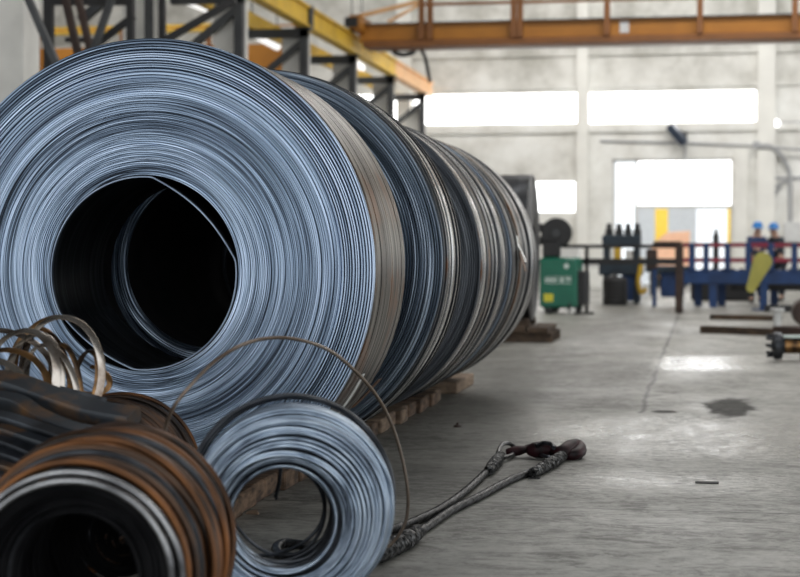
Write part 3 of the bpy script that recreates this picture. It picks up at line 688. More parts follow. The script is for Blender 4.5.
# wire feeder reel on top
fr_ = thing('wire_feeder', 'black wire feeder with a round reel on top of the green welding set', 'wire feeder', ((a.x+b2.x)/2-.05, wY+.35, z1))
cz = at(555, 233, wY).z-z1; cx = at(555, 233, wY).x-((a.x+b2.x)/2-.05)
MB().box(-hw*.8, hw*.1, -.22, .2, 0, .32, .03).build('feeder_base', 'black', fr_)
MB().bar((-.1,0,.3), (cx-.1,0,cz), .14, .14).build('stand', 'black', fr_)
MB().lathe([(.03,-.12),(.27,-.12),(.29,-.1),(.29,-.08),(.2,-.06),(.2,.06),(.29,.08),(.29,.1),(.27,.12),(.03,.12)], 32, org=(cx, 0, cz)).build('reel', 'black', fr_)
MB().lathe([(0,-.15),(.07,-.15),(.08,-.12),(0,-.12)], 20, org=(cx, 0, cz)).build('reel_hub', 'steel_grey', fr_)
MB().lathe([(.05,-.1),(.2,-.1),(.21,.1),(.05,.1)], 20, org=(cx-.33, 0, cz-.02)).build('drive_housing', 'steel_dark', fr_)

# ------------------------------------------------------------------ blue conveyor line
kY = 36.8
def kx(u): return at(u, 280, kY).x
cv = thing('roller_conveyor', 'long blue roller conveyor with red guard rails across the back of the hall', 'conveyor', (kx(745), kY, 0)); cb = kx(745)
def lz(v, Y=kY): return at(740, v, Y).z
X0, X1 = kx(684)-cb, 4.2
for yo in (-.5, .5):
    MB().box(X0, X1, yo-.06, yo+.06, lz(283.5), lz(270), .01).build('side_beam', 'blue', cv)
for v in (245, 260): MB().box(kx(683)-cb, X1, -.55, -.49, lz(v)-.045, lz(v)+.045).build('guard_rail', 'red', cv)
for u in (692, 706, 727, 747.5, 770, 793, 815, 840): MB().box(kx(u)-cb-.06, kx(u)-cb+.06, -.56, -.44, lz(272), lz(243)).build('rail_post', 'blue', cv)
for u in (698, 713, 722, 763, 775, 820): MB().box(kx(u)-cb-.08, kx(u)-cb+.08, -.58 if u not in (698, 722, 775) else .35, -.40 if u not in (698, 722, 775) else .58, 0, lz(284)).build('leg', 'blue', cv)
nroll = 26
for k in range(nroll):
    xx = X0+.2+(X1-X0-.4)*k/(nroll-1); MB().lathe([(0,-.44),(.06,-.44),(.06,.44),(0,.44)], 12, org=(xx, 0, lz(271))).build('roller', 'steel_dark', cv)
MB().box(-.3, X1, -.25, .35, .35, lz(284), .02).build('drive_box', 'steel_dark', cv)
MB().box(kx(661)-cb, kx(684)-cb, -.3, .4, .2, lz(270), .03).build('control_cabinet', 'blue', cv)
MB().box(kx(653)-cb, kx(657)-cb, -.5, -.3, 0, lz(268), .01).build('leg', 'blue', cv)
MB().box(kx(646)-cb, kx(690)-cb, -.45, .45, lz(272), lz(266), .01).build('infeed_table', 'blue_dark', cv)

# teal press beside it
tY = 38.6
def tx(u): return at(u, 280, tY).x
tb = tx(622); tr = thing('straightening_press', 'dark teal press with upright screws at the left end of the conveyor', 'machine', (tb, tY, 0))
def tz(v): return at(640, v, tY).z
MB().box(tx(603)-tb, tx(641)-tb, -.4, .4, tz(247), tz(235), .02).build('crosshead', 'blue_dark', tr)
MB().box(tx(604)-tb, tx(610)-tb, -.35, .35, 0, tz(246), .02).build('upright', 'blue_dark', tr)
MB().box(tx(634)-tb, tx(640)-tb, -.35, .35, 0, tz(246), .02).build('upright', 'blue_dark', tr)
MB().box(tx(600)-tb, tx(643)-tb, -.45, .45, tz(275), tz(262), .02).build('bed', 'blue_dark', tr)
MB().box(tx(622)-tb, tx(640)-tb, -.3, .4, .05, tz(274), .02).build('base_cabinet', 'blue', tr)
for u in (609, 619, 628, 637): MB().lathe([(0,tz(236)),(.09,tz(236)),(.09,tz(230)),(.06,tz(229)),(.06,tz(224)),(0,tz(223))], 14, axis='z', org=(tx(u)-tb, 0, 0)).build('adjusting_screw', 'steel_dark', tr)
MB().box(tx(615)-tb, tx(622)-tb, -.5, -.4, tz(262), tz(247)).build('guide_block', 'yellow', tr)
MB().box(tx(626)-tb, tx(633)-tb, -.35, .3, tz(262), tz(250)).build('roll', 'white', tr)
MB().tube(catmull([(tx(642)-tb,-.5,tz(258)),(tx(641)-tb,-.55,tz(270)),(tx(639)-tb,-.55,tz(282)),(tx(642)-tb,-.5,tz(292)),(tx(647)-tb,-.5,tz(288))]), .05, 8).build('hose', 'yellow', tr)
# grey drum near it
o = at(615, 300, 37.2)
dr = thing('motor_drum', 'dark grey ribbed drum standing at the foot of the teal press', 'drum', (o.x, 37.2, 0))
dh = at(615, 276, 37.2).z
MB().lathe([(0,0),(.26,0)]+[(.26+(.015 if k % 2 else 0), .05+dh*.8*k/14) for k in range(15)]+[(.24, dh*.93),(.1,dh),(0,dh)], 28, axis='z').build('body', 'steel_dark', dr)
MB().lathe([(.0,dh*.98),(.05,dh*.98),(.05,dh+.08),(0,dh+.08)], 14, axis='z').build('cap', 'steel_grey', dr)
# dark double rail stand in front and its brown post
sY = 32.9
def sx_(u): return at(u, 280, sY).x
def sz_(v): return at(620, v, sY).z
sbx = sx_(679); rd = thing('rail_stand', 'dark two bar stand with a brown end post left of the conveyor', 'stand', (sbx, sY, 0))
MB().box(-.07, .08, -.07, .07, 0, sz_(244), .01).build('post', 'brown', rd)
MB().box(sx_(579)-sbx, -.07, -.05, .05, sz_(264.5), sz_(258.5)).build('lower_bar', 'steel_dark', rd)
MB().box(sx_(562)-sbx, .06, .14, .22, sz_(248), sz_(244.5)).build('upper_bar', 'steel_dark', rd)
MB().box(sx_(653)-sbx, .05, -.06, .2, sz_(245.5), sz_(241.5)).build('top_plate', 'brown', rd)
MB().box(sx_(646)-sbx, sx_(657)-sbx, -.02, .22, sz_(269), sz_(249), .02).build('gearbox', 'brown', rd)
MB().box(sx_(585)-sbx, sx_(588)-sbx, -.05, .2, 0, sz_(246)).build('far_post', 'steel_dark', rd)
MB().box(sx_(585)-sbx, sx_(588)-sbx, .0, .2, sz_(262), sz_(246)).build('spacer', 'steel_dark', rd)
# yellow-green tilted chute
oY = 34.3; c0, c1_ = at(762.5, 261.5, oY), at(751, 288, oY)
ch = thing('guard_paddle', 'yellow-green paddle shaped guard tilted in front of the blue conveyor', 'guard', (c1_.x, oY, 0))
pr = []
R0, R1 = .185, .09; p0 = Vector((c0.x-c1_.x, 0, c0.z)); p1 = Vector((0, 0, c1_.z)); dd = (p0-p1).normalized(); an = math.atan2(dd.z, dd.x)
out = [p0+Vector((math.cos(an+t), 0, math.sin(an+t)))*R0 for t in np.linspace(-PI/2, PI/2, 15)] + [p1+Vector((math.cos(an+t), 0, math.sin(an+t)))*R1 for t in np.linspace(PI/2, 3*PI/2, 11)]
n = len(out); MB().add([v+Vector((0,-.06,0)) for v in out]+[v+Vector((0,.06,0)) for v in out], [tuple(range(n)), tuple(range(2*n-1, n-1, -1))]+[(i, (i+1) % n, n+(i+1) % n, n+i) for i in range(n)]).build('blade', 'olive', ch, smooth=40)
MB().bar((p0.x, .1, 0), (p0.x, .1, p0.z), .08, .08).build('stand', 'blue', ch)
MB().box(p0.x-.2, p0.x+.2, -.1, .3, 0, .03).build('foot_plate', 'blue', ch)

# dark machinery further back
bk = at(712, 290, 41)
tag(MB().box(bk.x-.5, bk.x+1.0, 41, 42, 0, .55, .05).build('machine_base', 'steel_dark'), 'low dark machine base behind the conveyor legs', 'machine')
for (u0, u1, v, lab) in ((712, 724, 213, ''),):
    q = at(716, 235, 40.3)
    po = thing('signal_post', 'small dark upright post above the red rails in front of the doorway', 'post', (q.x, 40.3, 0))
    MB().lathe([(0,0),(.16,0),(.16,.04),(.07,.06),(.07,at(716,236,40.3).z),(.04,at(716,233,40.3).z),(.04,at(716,230,40.3).z),(0,at(716,229,40.3).z)], 14, axis='z').build('stem', 'steel_dark', po)
q = at(607, 270, 46)
bs = thing('steel_bench', 'pale cluttered bench by the back wall behind the dark bars', 'bench', (q.x, 46, 0))
MB().box(-1.6, 1.3, -.4, .4, .72, .8).build('top', 'box_grey', bs)
for sx in (-1.5, 1.2): MB().box(sx-.05, sx+.05, -.35, .35, 0, .72).build('leg', 'steel_grey', bs)
MB().box(-1.4, -.7, -.3, .3, .8, 1.3, .03).build('box', 'white', bs)

# ------------------------------------------------------------------ floor clutter at the right
aa = gnd(763, 362); fl = thing('flanged_roller', 'rusty flanged steel roller lying on the floor at the right edge', 'roller', (aa.x+.1, aa.y+.2, 0), (0,0,math.radians(4)))
fl.location = (aa.x+.12, 18.9, 0)
MB().lathe([(0,-.02),(.05,-.02),(.06,0),(.14,0),(.15,.02),(.15,.07),(.14,.09),(.09,.1),(.085,.12)], 28, axis='x', org=(0,0,.16)).build('flange', 'wire_dark', fl, smooth=30)
for k in range(8):
    t = 2*PI*k/8; MB().lathe([(0,-.07),(.016,-.07),(.016,.02),(0,.02)], 8, axis='x', org=(0, .11*math.cos(t), .16+.11*math.sin(t))).build('bolt', 'wire_dark', fl)
MB().lathe([(0,.08),(.085,.08),(.085,1.5),(0,1.5)], 28, axis='x', org=(0,0,.16)).build('shaft', 'strap_rust', fl)
MB().box(.3, .42, -.14, .14, 0, .08).box(1.2, 1.32, -.14, .14, 0, .08).build('cradle', 'timber_dark', fl)
MB().box(.1, 1.5, -.09, .09, .245, .275, .005).build('cover_plate', 'label_white', fl)
def plank(u0, v0, u1, v1, dep, h, mat, label):
    p, q = gnd(u0, v0), gnd(u1, v1)
    tag(MB().bar(p+Vector((0,dep/2,h/2)), q+Vector((0,dep/2,h/2)), dep, h).build('timber_plank', mat, smooth=0), label, 'timber')
plank(704, 333, 776, 336, .2, .10, 'timber_dark', 'dark timber plank on the floor behind the flanged roller')
plank(712, 319.5, 780, 321, .22, .085, 'timber_dark', 'further dark timber plank on the floor short of the conveyor')
plank(766, 312, 830, 312, .25, .13, 'steel_dark', 'black beam on the floor below the conveyor at the right edge')
plank(781, 338, 830, 341, .3, .16, 'brown', 'rusty brown beam on the floor behind the roller shaft')
p = gnd(778, 335)
cr = thing('jack_stand', 'small pale grey stand beside the floor planks at the right', 'stand', (p.x, p.y+.3, 0))
MB().lathe([(0,0),(.14,0),(.14,.03),(.06,.06),(.055,.3),(.1,.33),(.1,.37),(0,.37)], 20, axis='z').build('pedestal', 'box_grey', cr)
p = gnd(801, 330); 
rb_ = thing('pipe_bundle_end', 'dark rusty cylinder on the floor cut by the right edge', 'cylinder', (p.x+.15, p.y+1.2, 0))
MB().lathe([(.06,-.3),(.2,-.3),(.22,-.27),(.22,.5),(.06,.5)], 24, org=(0,0,.22)).build('drum', 'brown', rb_)
p = gnd(463, 455)
tag(MB().lathe([(0,0),(.03,0),(.026,.012),(.01,.016),(.008,.03),(0,.032)], 8, axis='z', org=gnd(457.5, 427)).build('scrap_nut', 'brown'), 'tiny rusty nut lying on the floor beside the sleepers', 'scrap metal')
for (u, v, s_) in ((580, 478, 1.0), (697, 484, 1.5), (536, 447, .7)):
    pass
tag(MB().box(-.03, .03, -.02, .02, 0, .006).build('metal_chip', 'steel_dark', loc=gnd(534.5, 478.5)), 'small dark chip on the floor below the right sling leg', 'scrap metal')
tag(MB().box(-.06, .06, -.03, .03, 0, .006, .002).build('metal_chip', 'steel_dark', loc=gnd(707, 483)), 'flat dark chip alone on the bare floor right of the hooks', 'scrap metal')
q = gnd(258, 495)
tag(MB().add([(-.03,-.01,0),(.035,-.02,0),(.03,.02,0),(-.02,.02,0),(-.02,0,.015),(.025,.0,.02)], [(0,1,2,3),(0,1,5,4),(1,2,5),(2,3,4,5),(3,0,4)]).build('wood_chip', 'timber_pale', loc=gnd(252, 514)), 'pale wood chip on the floor at the foot of the sleepers', 'wood chip')

# ------------------------------------------------------------------ hall steelwork, left
RX = -8.6; ZR = 6.12
rb2 = tag(MB().box(RX-.1, RX+.02, 15, 47.2, ZR, ZR+.38).box(RX-.16, RX+.09, 15, 47.2, ZR+.38, ZR+.43).box(RX-.16, RX+.09, 15, 47.2, ZR-.04, ZR).build('runway_beam', 'yellow', smooth=0), 'long yellow crane runway beam carried on the left columns', 'beam')
tag(MB().box(RX-.1, RX+.02, 47.25, 53.75, ZR, ZR+.38).box(RX-.16, RX+.09, 47.25, 53.75, ZR+.38, ZR+.43).box(RX-.16, RX+.09, 47.25, 53.75, ZR-.04, ZR).build('runway_beam', 'peach', smooth=0), 'faded orange end length of the runway beam near the back wall', 'beam')
tag(MB().box(RX-1.35, RX-1.2, 15, 53.7, ZR-.05, ZR+.3).build('runway_beam', 'yellow', smooth=0), 'thin yellow runway beam on the far side of the left columns', 'beam')
for Yj in (26.2, 36.6): MB().box(RX-.17, RX+.10, Yj-.12, Yj+.12, ZR-.05, ZR+.44).build('joint_plate', 'steel_grey', rb2, smooth=0)
names = {15.4: 'first', 20.7: 'nearest', 26.0: 'second', 31.2: 'third', 36.5: 'fourth', 41.75: 'fifth', 47.0: 'sixth', 52.4: 'farthest'}
order = {20.7: 'nearest', 26.0: 'second', 31.2: 'third', 36.5: 'fourth', 41.75: 'fifth', 47.0: 'sixth', 52.4: 'seventh and farthest'}
for Yc, w in order.items():
    tag(MB().box(RX-.62, RX-.10, Yc+.2, Yc+.75, 0, ZR-.1 if Yc < 50 else ZR-.5).build('concrete_column', 'concrete_col', smooth=0), f'pale concrete column, the {w} in the left row carrying the runway', 'column', 'concrete columns of the left row')
    if Yc < 22: continue
    bk_ = thing('column_bracket', f'dark steel bracket frame on the {w} left concrete column', 'bracket', (RX, Yc, 0), group='steel brackets of the left row')
    mt = 'steel_grey'
    MB().box(-.15, .02, -.1, .1, 0, ZR-.09).build('post', mt, bk_, smooth=0)
    MB().box(-1.4, .02, -.1, .1, ZR-.25, ZR-.06).build('arm', mt, bk_, smooth=0)
    MB().bar((-.1, 0, ZR-.35), (-1.25, 0, ZR-1.25), .13, .14).build('brace', mt, bk_, smooth=0)
    MB().box(-.24, .08, -.14, .14, ZR-.09, ZR-.041).build('bearing_plate', mt, bk_, smooth=0)
# near lattice tower in front of the columns (dark)
def lp(u, v, Y=23.5): return at(u, v, Y)
lt = thing('lattice_tower', 'dark steel lattice frame rising behind the top of the nearest coil', 'frame', (lp(75, 60).x, 23.5, 0)); lo = Vector(lt.location)
zt_ = 6.2
def bar2(name, u0, v0, u1, v1, w, m='steel_dark', Y=23.5): 
    MB().bar(at(u0, v0, Y)-lo, at(u1, v1, Y)-lo, w, .1, (0,1,0)).build(name, m, lt, smooth=0)
q = lp(49, 60); MB().box(q.x-lo.x-.065, q.x-lo.x+.065, -.06, .06, 0, zt_).build('upright', 'steel_dark', lt, smooth=0)
q = lp(131, 60); MB().box(q.x-lo.x-.05, q.x-lo.x+.05, -.06, .06, 0, zt_).build('upright', 'steel_dark', lt, smooth=0)
bar2('diagonal', 22, -16, 60, 72, .085, 'steel_grey', 20.3); bar2('diagonal', 63, -12, 80, 62, .10, 'brown', 23.2); bar2('diagonal', 76, -12, 92, 58, .09, 'brown', 23.0)
bar2('diagonal', 116, -14, 88, 66, .09, 'steel_grey', 22.9); bar2('diagonal', 134, 16, 86, 52, .09)
bar2('crossbar', 48, 1, 134, 1, .12); bar2('crossbar', 66, 40, 92, 40, .06)
q = lp(162.5, 60, 24.5); lt2 = thing('steel_post', 'dark steel post with a pale flat behind it left of the second column', 'post', (q.x, 24.5, 0))
MB().box(-.045, .045, -.05, .05, 0, 6.2).build('web', 'steel_dark', lt2, smooth=0)
MB().box(-.24, -.08, .3, .34, 0, 6.0).build('flat', 'concrete_col', lt2, smooth=0)
MB().bar((.05, 0, at(172, 40, 24.5).z), (at(235, 0, 24.5).x-q.x, 0, at(235, 0, 24.5).z), .1, .1, (0,1,0)).build('brace', 'steel_dark', lt2, smooth=0)

# neighbouring bay: cranes and lamps seen through the columns
nY = 45.0
n1 = at(-40, 60, nY).x; n2 = at(300, 60, nY).x
ob = thing('crane_girder', 'orange crane girder in the neighbouring bay seen low between the left columns', 'crane', ((n1+n2)/2, nY, 0))
oz0, oz1 = at(40, 76, nY).z, at(40, 50, nY).z; ob_hw = (n2-n1)/2
MB().box(-ob_hw-3, ob_hw, -.3, .3, oz0, oz1).build('girder', 'orange', ob, smooth=0)
for k in range(5): MB().box(-ob_hw+k*ob_hw*.5-.06, -ob_hw+k*ob_hw*.5+.06, -.4, -.3, oz0, oz1+.5).build('rail_post', 'orange_dark', ob, smooth=0)
MB().box(-ob_hw-3, ob_hw, -.38, -.32, oz1+.45, oz1+.5).build('handrail', 'orange', ob, smooth=0)
gy = at(100, 28, 49)
tag(MB().box(at(-40, 30, 49).x-2, at(222, 30, 49).x, 49, 49.3, at(100, 33.5, 49).z, at(100, 26, 49).z).build('beam', 'yellow', smooth=0), 'yellow beam crossing the neighbouring bay above the orange girder', 'beam')
tag(MB().box(at(-40, 42, 51).x-2, at(228, 42, 51).x, 53.3, 53.99, at(100, 52, 51).z, at(100, 37, 51).z).build('duct', 'white', smooth=0), 'broad white duct crossing the neighbouring bay behind the yellow beam', 'duct')
for (u0, v0, Y0, u1, v1, Y1, lab) in ((184, -1, 34, 211, 10, 38, 'lit white tube lamp hanging left of the third column'), (252, 33, 38, 277, 46.5, 43, 'lit white tube lamp seen between third and fourth columns'), (352, 61, 46, 362, 69, 49, 'lit white tube lamp seen between fifth and sixth columns'), (0, 0, 0, 0, 0, 0, None)):
    if lab is None: continue
    p, q = at(u0, v0, Y0), at(u1, v1, Y1)
    t = thing('tube_lamp', lab, 'lamp', (p+q)/2, group='tube lamps in the neighbouring bay'); mid = (p+q)/2
    MB().tube([p-mid, q-mid], .1, 10).build('tube', 'tube', t)
    MB().bar(p-mid+Vector((0,0,.14)), q-mid+Vector((0,0,.14)), .22, .1).build('housing', 'white', t, smooth=0)
    for s in (p, q): MB().bar(s-mid+Vector((0,0,.15)), s-mid+Vector((0,0,10.8-s.z)), .03, .03).build('hanger', 'steel_grey', t, smooth=0)

# overhead travelling crane
gY0 = 41.6
cx0 = at(362, 40, gY0).x
oc = thing('overhead_crane', 'orange overhead travelling crane spanning the hall on the runway beams', 'crane', (cx0, gY0, 0))
def oz(v): return at(580, v, gY0).z
CL = 13.5-cx0
MB().box(.0, CL, -.25, .25, oz(38), oz(21.5)).build('girder', 'orange', oc, smooth=0)
MB().box(.1, CL, -.4, .4, oz(45), oz(38), .02).build('bottom_flange', 'orange_dark', oc, smooth=0)
MB().box(.0, CL, -.38, .38, oz(21.5), oz(20.5)).build('walkway', 'steel_grey', oc, smooth=0)
MB().box(.0, CL, 1.6, 2.0, oz(38), oz(13)).build('rear_girder', 'box_grey', oc, smooth=0)
MB().box(-.12, .15, -1.0, 2.4, ZR+.46, oz(15)).build('end_carriage', 'orange', oc, smooth=0)
for yv in (-.7, 2.1): MB().lathe([(0,-.06),(.2,-.06),(.2,.06),(0,.06)], 20, axis='x', org=(-.1, yv, ZR+.6)).build('wheel', 'steel_dark', oc)
MB().box(-.2, .1, -1.15, -1.0, oz(27), oz(18)).build('buffer', 'steel_dark', oc, smooth=0)
for u in (421.5, 430, 513.5, 520, 607, 700, 795, 890):
    xx = at(u, 20, gY0-.42).x-cx0
    MB().box(xx-.07, xx+.07, -.46, -.36, oz(38), oz(-12)).build('rail_post', 'orange_dark', oc, smooth=0)
MB().box(at(421, 0, gY0).x-cx0, CL, -.45, -.37, oz(4.5), oz(1.5)).build('handrail', 'orange_dark', oc, smooth=0)
MB().box(at(421, 0, gY0).x-cx0, CL, -.45, -.37, oz(-12), oz(-9)).build('handrail', 'orange_dark', oc, smooth=0)
p, q = at(360, 16, gY0-.5), at(421, 1, gY0-.4); lo2 = Vector((cx0, gY0, 0))
MB().bar(p-lo2, q-lo2, .08, .1).build('sloping_rail', 'peach', oc, smooth=0)
MB().bar(at(388, 22, gY0-.5)-lo2, at(424, 2, gY0-.4)-lo2, .06, .07).build('sloping_rail', 'peach', oc, smooth=0)
p = at(624, 27, gY0-.26)-lo2; MB().box(p.x-.1, p.x+.12, -.27, -.249, p.z-.14, p.z+.14).build('notice_plate', 'box_grey', oc, smooth=0)
# trolley festoon cables under the left end
p = at(395, 53, 44)
lo3 = lo2; fc = oc
MB().tube(catmull([at(418, 44, 42.05)-lo3, at(424, 55, 42.05)-lo3, at(427, 66, 42.05)-lo3, at(430, 82, 42.05)-lo3]), .045, 8).build('festoon_cable', 'steel_dark', fc)
MB().tube(catmull([at(388, 44.2, 42.05)-lo3, at(398, 54, 42.05)-lo3, at(412, 53, 42.05)-lo3, at(418, 44, 42.05)-lo3]), .06, 8).build('festoon_cable', 'steel_grey', fc)

# ------------------------------------------------------------------ fittings on the back wall
def wp(u, v, y=YW-.1): return at(u, v, y)
p = wp(681, 131, YW-.5)
fd = thing('floodlight', 'dark blue floodlight tilted below the right hand strip window', 'lamp', (p.x, YW, p.z))
rot = Matrix.Rotation(math.radians(50), 4, 'Y') @ Matrix.Rotation(math.radians(20), 4, 'X')
MB().box(-.38, .38, -.62, -.3, -.12, .12, .04, rot).build('housing', 'lamp', fd)
MB().bar((.0, -.4, 0), (.05, 0, -.15), .06, .06).build('arm', 'steel_grey', fd, smooth=0)
MB().box(-.08, .18, -.06, 0, -.35, .0).build('wall_plate', 'steel_grey', fd, smooth=0)
p = wp(776, 123, YW-.15)
bl = thing('bulkhead_lamp', 'small round lit lamp on the wall right of the last pilaster', 'lamp', (p.x, YW-.005, p.z))
MB().lathe([(0,-.24),(.07,-.22),(.11,-.16),(.12,-.08),(0,-.08)], 20).build('globe', 'bulb', bl)
MB().lathe([(0,-.09),(.14,-.09),(.14,0),(0,0)], 20).build('base', 'box_grey', bl)
MB().box(.1, 2.2, -.06, 0, -.05, .05).build('conduit', 'cable', bl, smooth=0)
p = wp(685, 143)
cd = thing('wall_conduit', 'thin grey conduit running across the wall below the strip windows', 'conduit', (p.x, YW, p.z)); lo4 = Vector((p.x, YW, p.z))
MB().tube([wp(600, 141, YW-.06)-lo4, wp(685, 143, YW-.06)-lo4, wp(757, 146, YW-.06)-lo4], .035, 8).build('run', 'cable', cd)
MB().tube([wp(685, 143, YW-.06)-lo4, wp(685, 158, YW-.06)-lo4], .03, 8).build('drop', 'cable', cd)
MB().tube(catmull([wp(757, 146, YW-.34)-lo4, wp(768, 146, YW-.34)-lo4, wp(776, 150, YW-.3)-lo4, wp(784, 160, YW-.2)-lo4, wp(789, 172, YW-.1)-lo4, wp(790, 190, YW-.08)-lo4, wp(790, 222, YW-.08)-lo4]), .07, 8).build('bend', 'cable', cd)
MB().box(wp(753, 140, YW-.3).x-lo4.x, wp(760, 140, YW-.3).x-lo4.x, -.36, -.28, wp(757, 149).z-lo4.z, wp(757, 142).z-lo4.z).build('junction_box', 'cable', cd, smooth=0)
MB().tube([wp(757, 146, YW-.34)-lo4, wp(830, 152, YW-.34)-lo4], .04, 8).build('run', 'cable', cd)
p = wp(791, 230)
eb = thing('switch_box', 'pale grey switch box on the wall behind the workers', 'electrical box', (p.x, YW, 0)); 
MB().box(-.22, .3, -.2, 0, wp(790, 242).z, wp(790, 222).z, .02).build('case', 'box_grey', eb)
MB().box(-.5, .5, -.06, 0, wp(790, 178).z-.04, wp(790, 178).z+.05).build('cable_tray', 'cable', eb, smooth=0)
MB().tube(catmull([(-.5,-.05,wp(790,188).z),(-.3,-.05,wp(790,183).z),(-.0,-.05,wp(790,180).z)]), .04, 6).build('cable', 'cable', eb)
MB().tube(catmull([(-.55,-.05,wp(790,210).z),(-.5,-.05,wp(790,195).z),(-.3,-.05,wp(790,186).z)]), .04, 6).build('cable', 'cable', eb)
q = wp(600, 222, YW-.3)

# ------------------------------------------------------------------ workers
def skin_mesh(name, V, E, Rr, mat, parent, sub=1, root=0):
    me = bpy.data.meshes.new(name); me.from_pydata(V, E, []); me.update()
    o = bpy.data.objects.new(name, me); C.objects.link(o)
    md = o.modifiers.new('Skin', 'SKIN'); 
    if not me.skin_vertices: me.attributes.new
    for i, sv in enumerate(me.skin_vertices[0].data):
        rr = Rr[i]; sv.radius = rr if isinstance(rr, tuple) else (rr, rr); sv.use_root = (i == root)
    md.use_smooth_shade = True
    o.modifiers.new('Sub', 'SUBSURF').levels = sub; o.modifiers['Sub'].render_levels = sub
    dg = bpy.context.evaluated_depsgraph_get(); em = bpy.data.meshes.new_from_object(o.evaluated_get(dg))
    bpy.data.objects.remove(o); em.materials.clear(); em.materials.append(MAT[mat])
    for p_ in em.polygons: p_.use_smooth = True
    r = bpy.data.objects.new(name, em); C.objects.link(r); r.parent = parent
    return r
def worker(label, x, y, rz, jm, lean=.06):
    t = thing('person', label, 'person', (x, y, 0), (0,0,rz))
    V = []; E = []; R_ = []
    def add(p, r, par=None):
        V.append(p); R_.append(r)
        if par is not None: E.append((par, len(V)-1))
        return len(V)-1
    pel = add((0,0,.98), .135)
    sp = add((0,-lean*.4,1.18), .125, pel); chs = add((0,-lean,1.38), .15, sp); nk = add((0,-lean*1.3,1.53), .058, chs)
    hd = add((0,-lean*1.6,1.64), (.082,.098), nk); tp = add((0,-lean*1.7,1.73), (.075,.09), hd)
    add((0,-lean*1.6-.115,1.635), .018, hd)
    arms = []
    for s in (-1, 1):
        sh = add((s*.17,-lean,1.45), .068, chs); el = add((s*.25,-lean-.12,1.2), .048, sh); wr_ = add((s*.19,-lean-.36,1.22), .033, el)
        pa = add((s*.18,-lean-.44,1.225), (.036,.022), wr_); arms.append((sh, el, wr_))
        for k in range(4):
            f1 = add((s*.18+(k-1.5)*.02,-lean-.485+abs(k-1.4)*.006,1.215), .0095, pa); add((s*.18+(k-1.5)*.021,-lean-.515+abs(k-1.4)*.01,1.19), .008, f1)
        th_ = add((s*.18-s*.035,-lean-.43,1.22), .011, pa); add((s*.18-s*.05,-lean-.46,1.21), .009, th_)
        hp = add((s*.1,0,.9), .098, pel); kn = add((s*.11,-.03,.5), .065, hp); an_ = add((s*.115,.0,.1), .043, kn); add((s*.125,-.13,.045), .04, an_)
    skin_mesh('body', V, E, R_, 'skin', t)
    def cl(name, L, edges, rr, m): skin_mesh(name, L, edges, rr, m, t)
    l = lean
    cl('jacket', [(0,0,.93),(0,-l*.4,1.18),(0,-l,1.38),(0,-l*1.2,1.475),(-.18,-l,1.45),(-.255,-l-.12,1.2),(-.195,-l-.33,1.22),(.18,-l,1.45),(.255,-l-.12,1.2),(.195,-l-.33,1.22)],
       [(0,1),(1,2),(2,3),(2,4),(4,5),(5,6),(2,7),(7,8),(8,9)], [.165,.155,.178,.08,.086,.066,.05,.086,.066,.05], jm)
    cl('trousers', [(0,0,.97),(-.1,0,.88),(-.11,-.03,.5),(-.115,.0,.12),(.1,0,.88),(.11,-.03,.5),(.115,.0,.12)], [(0,1),(1,2),(2,3),(0,4),(4,5),(5,6)], [.15,.118,.088,.075,.118,.088,.075], 'jacket_dark')
    for s in (-1, 1): cl('boot', [(s*.115,.02,.13),(s*.117,.01,.05),(s*.125,-.15,.045)], [(0,1),(1,2)], [.062,.056,.05], 'black')
    MB().lathe([(.0,.135),(.05,.13),(.095,.095),(.115,.04),(.12,0),(.145,-.012),(.145,-.022),(.11,-.02)], 24, axis='z', closed=False).build('helmet', 'helmet', t, (0,-l*1.7,1.715), smooth=60)
    m = MB()
    for s in (-1, 1): m.lathe([(0,-.012),(.012,-.01),(.013,0),(.01,.01),(0,.012)], 10, org=(s*.035,-l*1.6-.094,1.655))
    m.build('eyes', 'black', t)
    MB().box(-.025,.025,-l*1.6-.1,-l*1.6-.088,1.59,1.598).build('mouth', 'brown', t)
    return t
q = at(755.5, 240, 39.4); worker('person in navy work jacket and blue helmet, left of the two at the conveyor', q.x, 39.4, math.radians(25), 'jacket_blue')
q = at(779, 240, 40.9); worker('person in charcoal jacket and blue helmet, right of the two at the conveyor', q.x, 40.9, math.radians(-50), 'jacket_dark', .1)

# pieces that belong to a part go one level deeper
SUB = {'lap_edge': 'loose_inner_lap', 'reel_hub': 'reel', 'castor': 'castor_fork', 'name_plate': 'cabinet', 'warning_label': 'cabinet', 'dial': 'cabinet', 'bolt': 'flange',
       'adjusting_screw': 'crosshead', 'roll': 'bed', 'rail_post': 'girder', 'notice_plate': 'girder', 'wheel': 'end_carriage', 'buffer': 'end_carriage', 'strap_clip': 'strap_end', 'bearing_plate': 'post', 'cap': 'body', 'safety_latch': 'hook'}
base_name = lambda o: o.name.split('.')[0]
for o in list(C.objects):
    if o.parent is None or o.parent.parent is not None or base_name(o) not in SUB: continue
    sib = [q for q in o.parent.children if base_name(q) == SUB[base_name(o)] and q is not o]
    if not sib: continue
    ctr = lambda q: sum((Vector(v.co) for v in q.data.vertices), Vector())/len(q.data.vertices)+q.location
    c0_ = ctr(o); q = min(sib, key=lambda k: abs((ctr(k)-c0_).x))
    o.parent = q; o.location = o.location-q.location

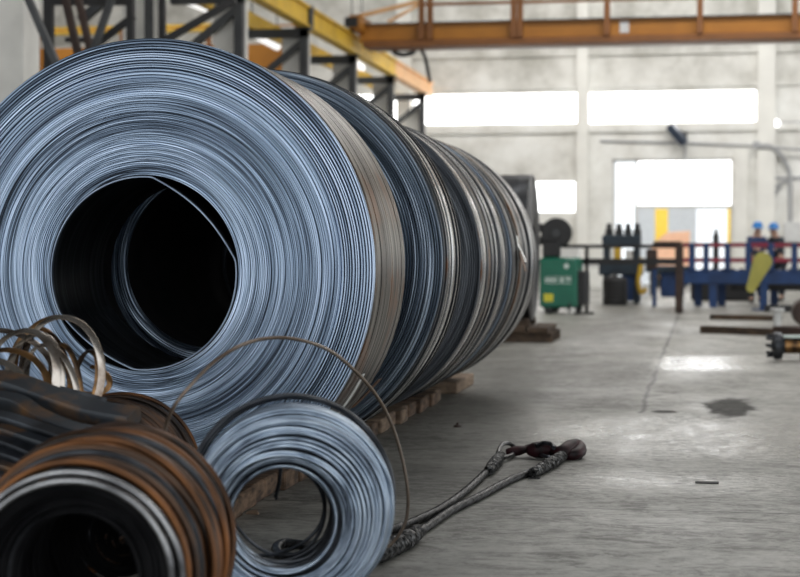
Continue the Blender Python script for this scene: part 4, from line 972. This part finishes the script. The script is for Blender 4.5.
# ------------------------------------------------------------------ light
w = bpy.data.worlds.new('sky'); bpy.context.scene.world = w; w.use_nodes = True
nt = w.node_tree; bg = nt.nodes['Background']; bg.inputs[0].default_value = (.93, .97, 1.0, 1); bg.inputs[1].default_value = 1.35
def area(name, loc, target, sx, sy, power, c=(1,1,1)):
    l = bpy.data.lights.new(name, 'AREA'); l.shape = 'RECTANGLE'; l.size = sx; l.size_y = sy; l.energy = power; l.color = c
    o = bpy.data.objects.new(name, l); C.objects.link(o); o.location = loc
    o.rotation_euler = (Vector(target)-Vector(loc)).to_track_quat('-Z', 'Y').to_euler(); return o

MAT['deck'] = M('dark_roof_deck', (.10,.10,.10), (.07,.07,.07), rough=.8, scale=2)
struct(MB().box(-26.3, 14.3, -4, YW+.35, WZ, WZ+.3).build('ceiling', 'deck', smooth=0))
rw = MB().box(14, 14.3, -4, YW+.35, 5.2, WZ)                 # open loading side below, solid wall above
for k in range(6): rw.box(14, 14.3, -4+k*11.4, -3+k*11.4, 0, 5.2)
struct(rw.build('wall_right', 'wall', smooth=0))
def roof_fill(x, y, sx, sy, pw, tgt=None): area('roof_fill', (x, y, WZ-.05), tgt or (x, y+.01, 0), sx, sy, pw, (1,.98,.95))  # added fill lamp below the solid ceiling, no roof opening there
roof_fill(3, 14, 14, 2.5, 400); roof_fill(3, 24, 14, 2.5, 700); roof_fill(3, 36, 14, 2.5, 1100); roof_fill(-1, 45.5, 16, 3, 2100, (-1, 53, 3)); roof_fill(-17, 42, 10, 2.5, 900, (-17, 52, 3)); roof_fill(-6, 14, 10, 2.5, 600, (-9, 24, 5))  # fill lamps spread to brighten floor, back wall and left columns

# ------------------------------------------------------------------ camera
cam = bpy.data.cameras.new('camera'); co = bpy.data.objects.new('camera', cam); C.objects.link(co)
cam.sensor_width = 36; cam.lens = F*36/800; cam.clip_end = 200
co.location = (0, 0, EYE); co.rotation_euler = Matrix((RT, UP, -FW)).transposed().to_euler()
cam.dof.use_dof = True; cam.dof.focus_distance = 8.0; cam.dof.aperture_fstop = 2.6
S = bpy.context.scene; S.camera = co
S.view_settings.view_transform = 'Standard'; S.view_settings.look = 'None'; S.view_settings.gamma = 1; S.view_settings.exposure = 0.0
S.view_settings.use_curve_mapping = False
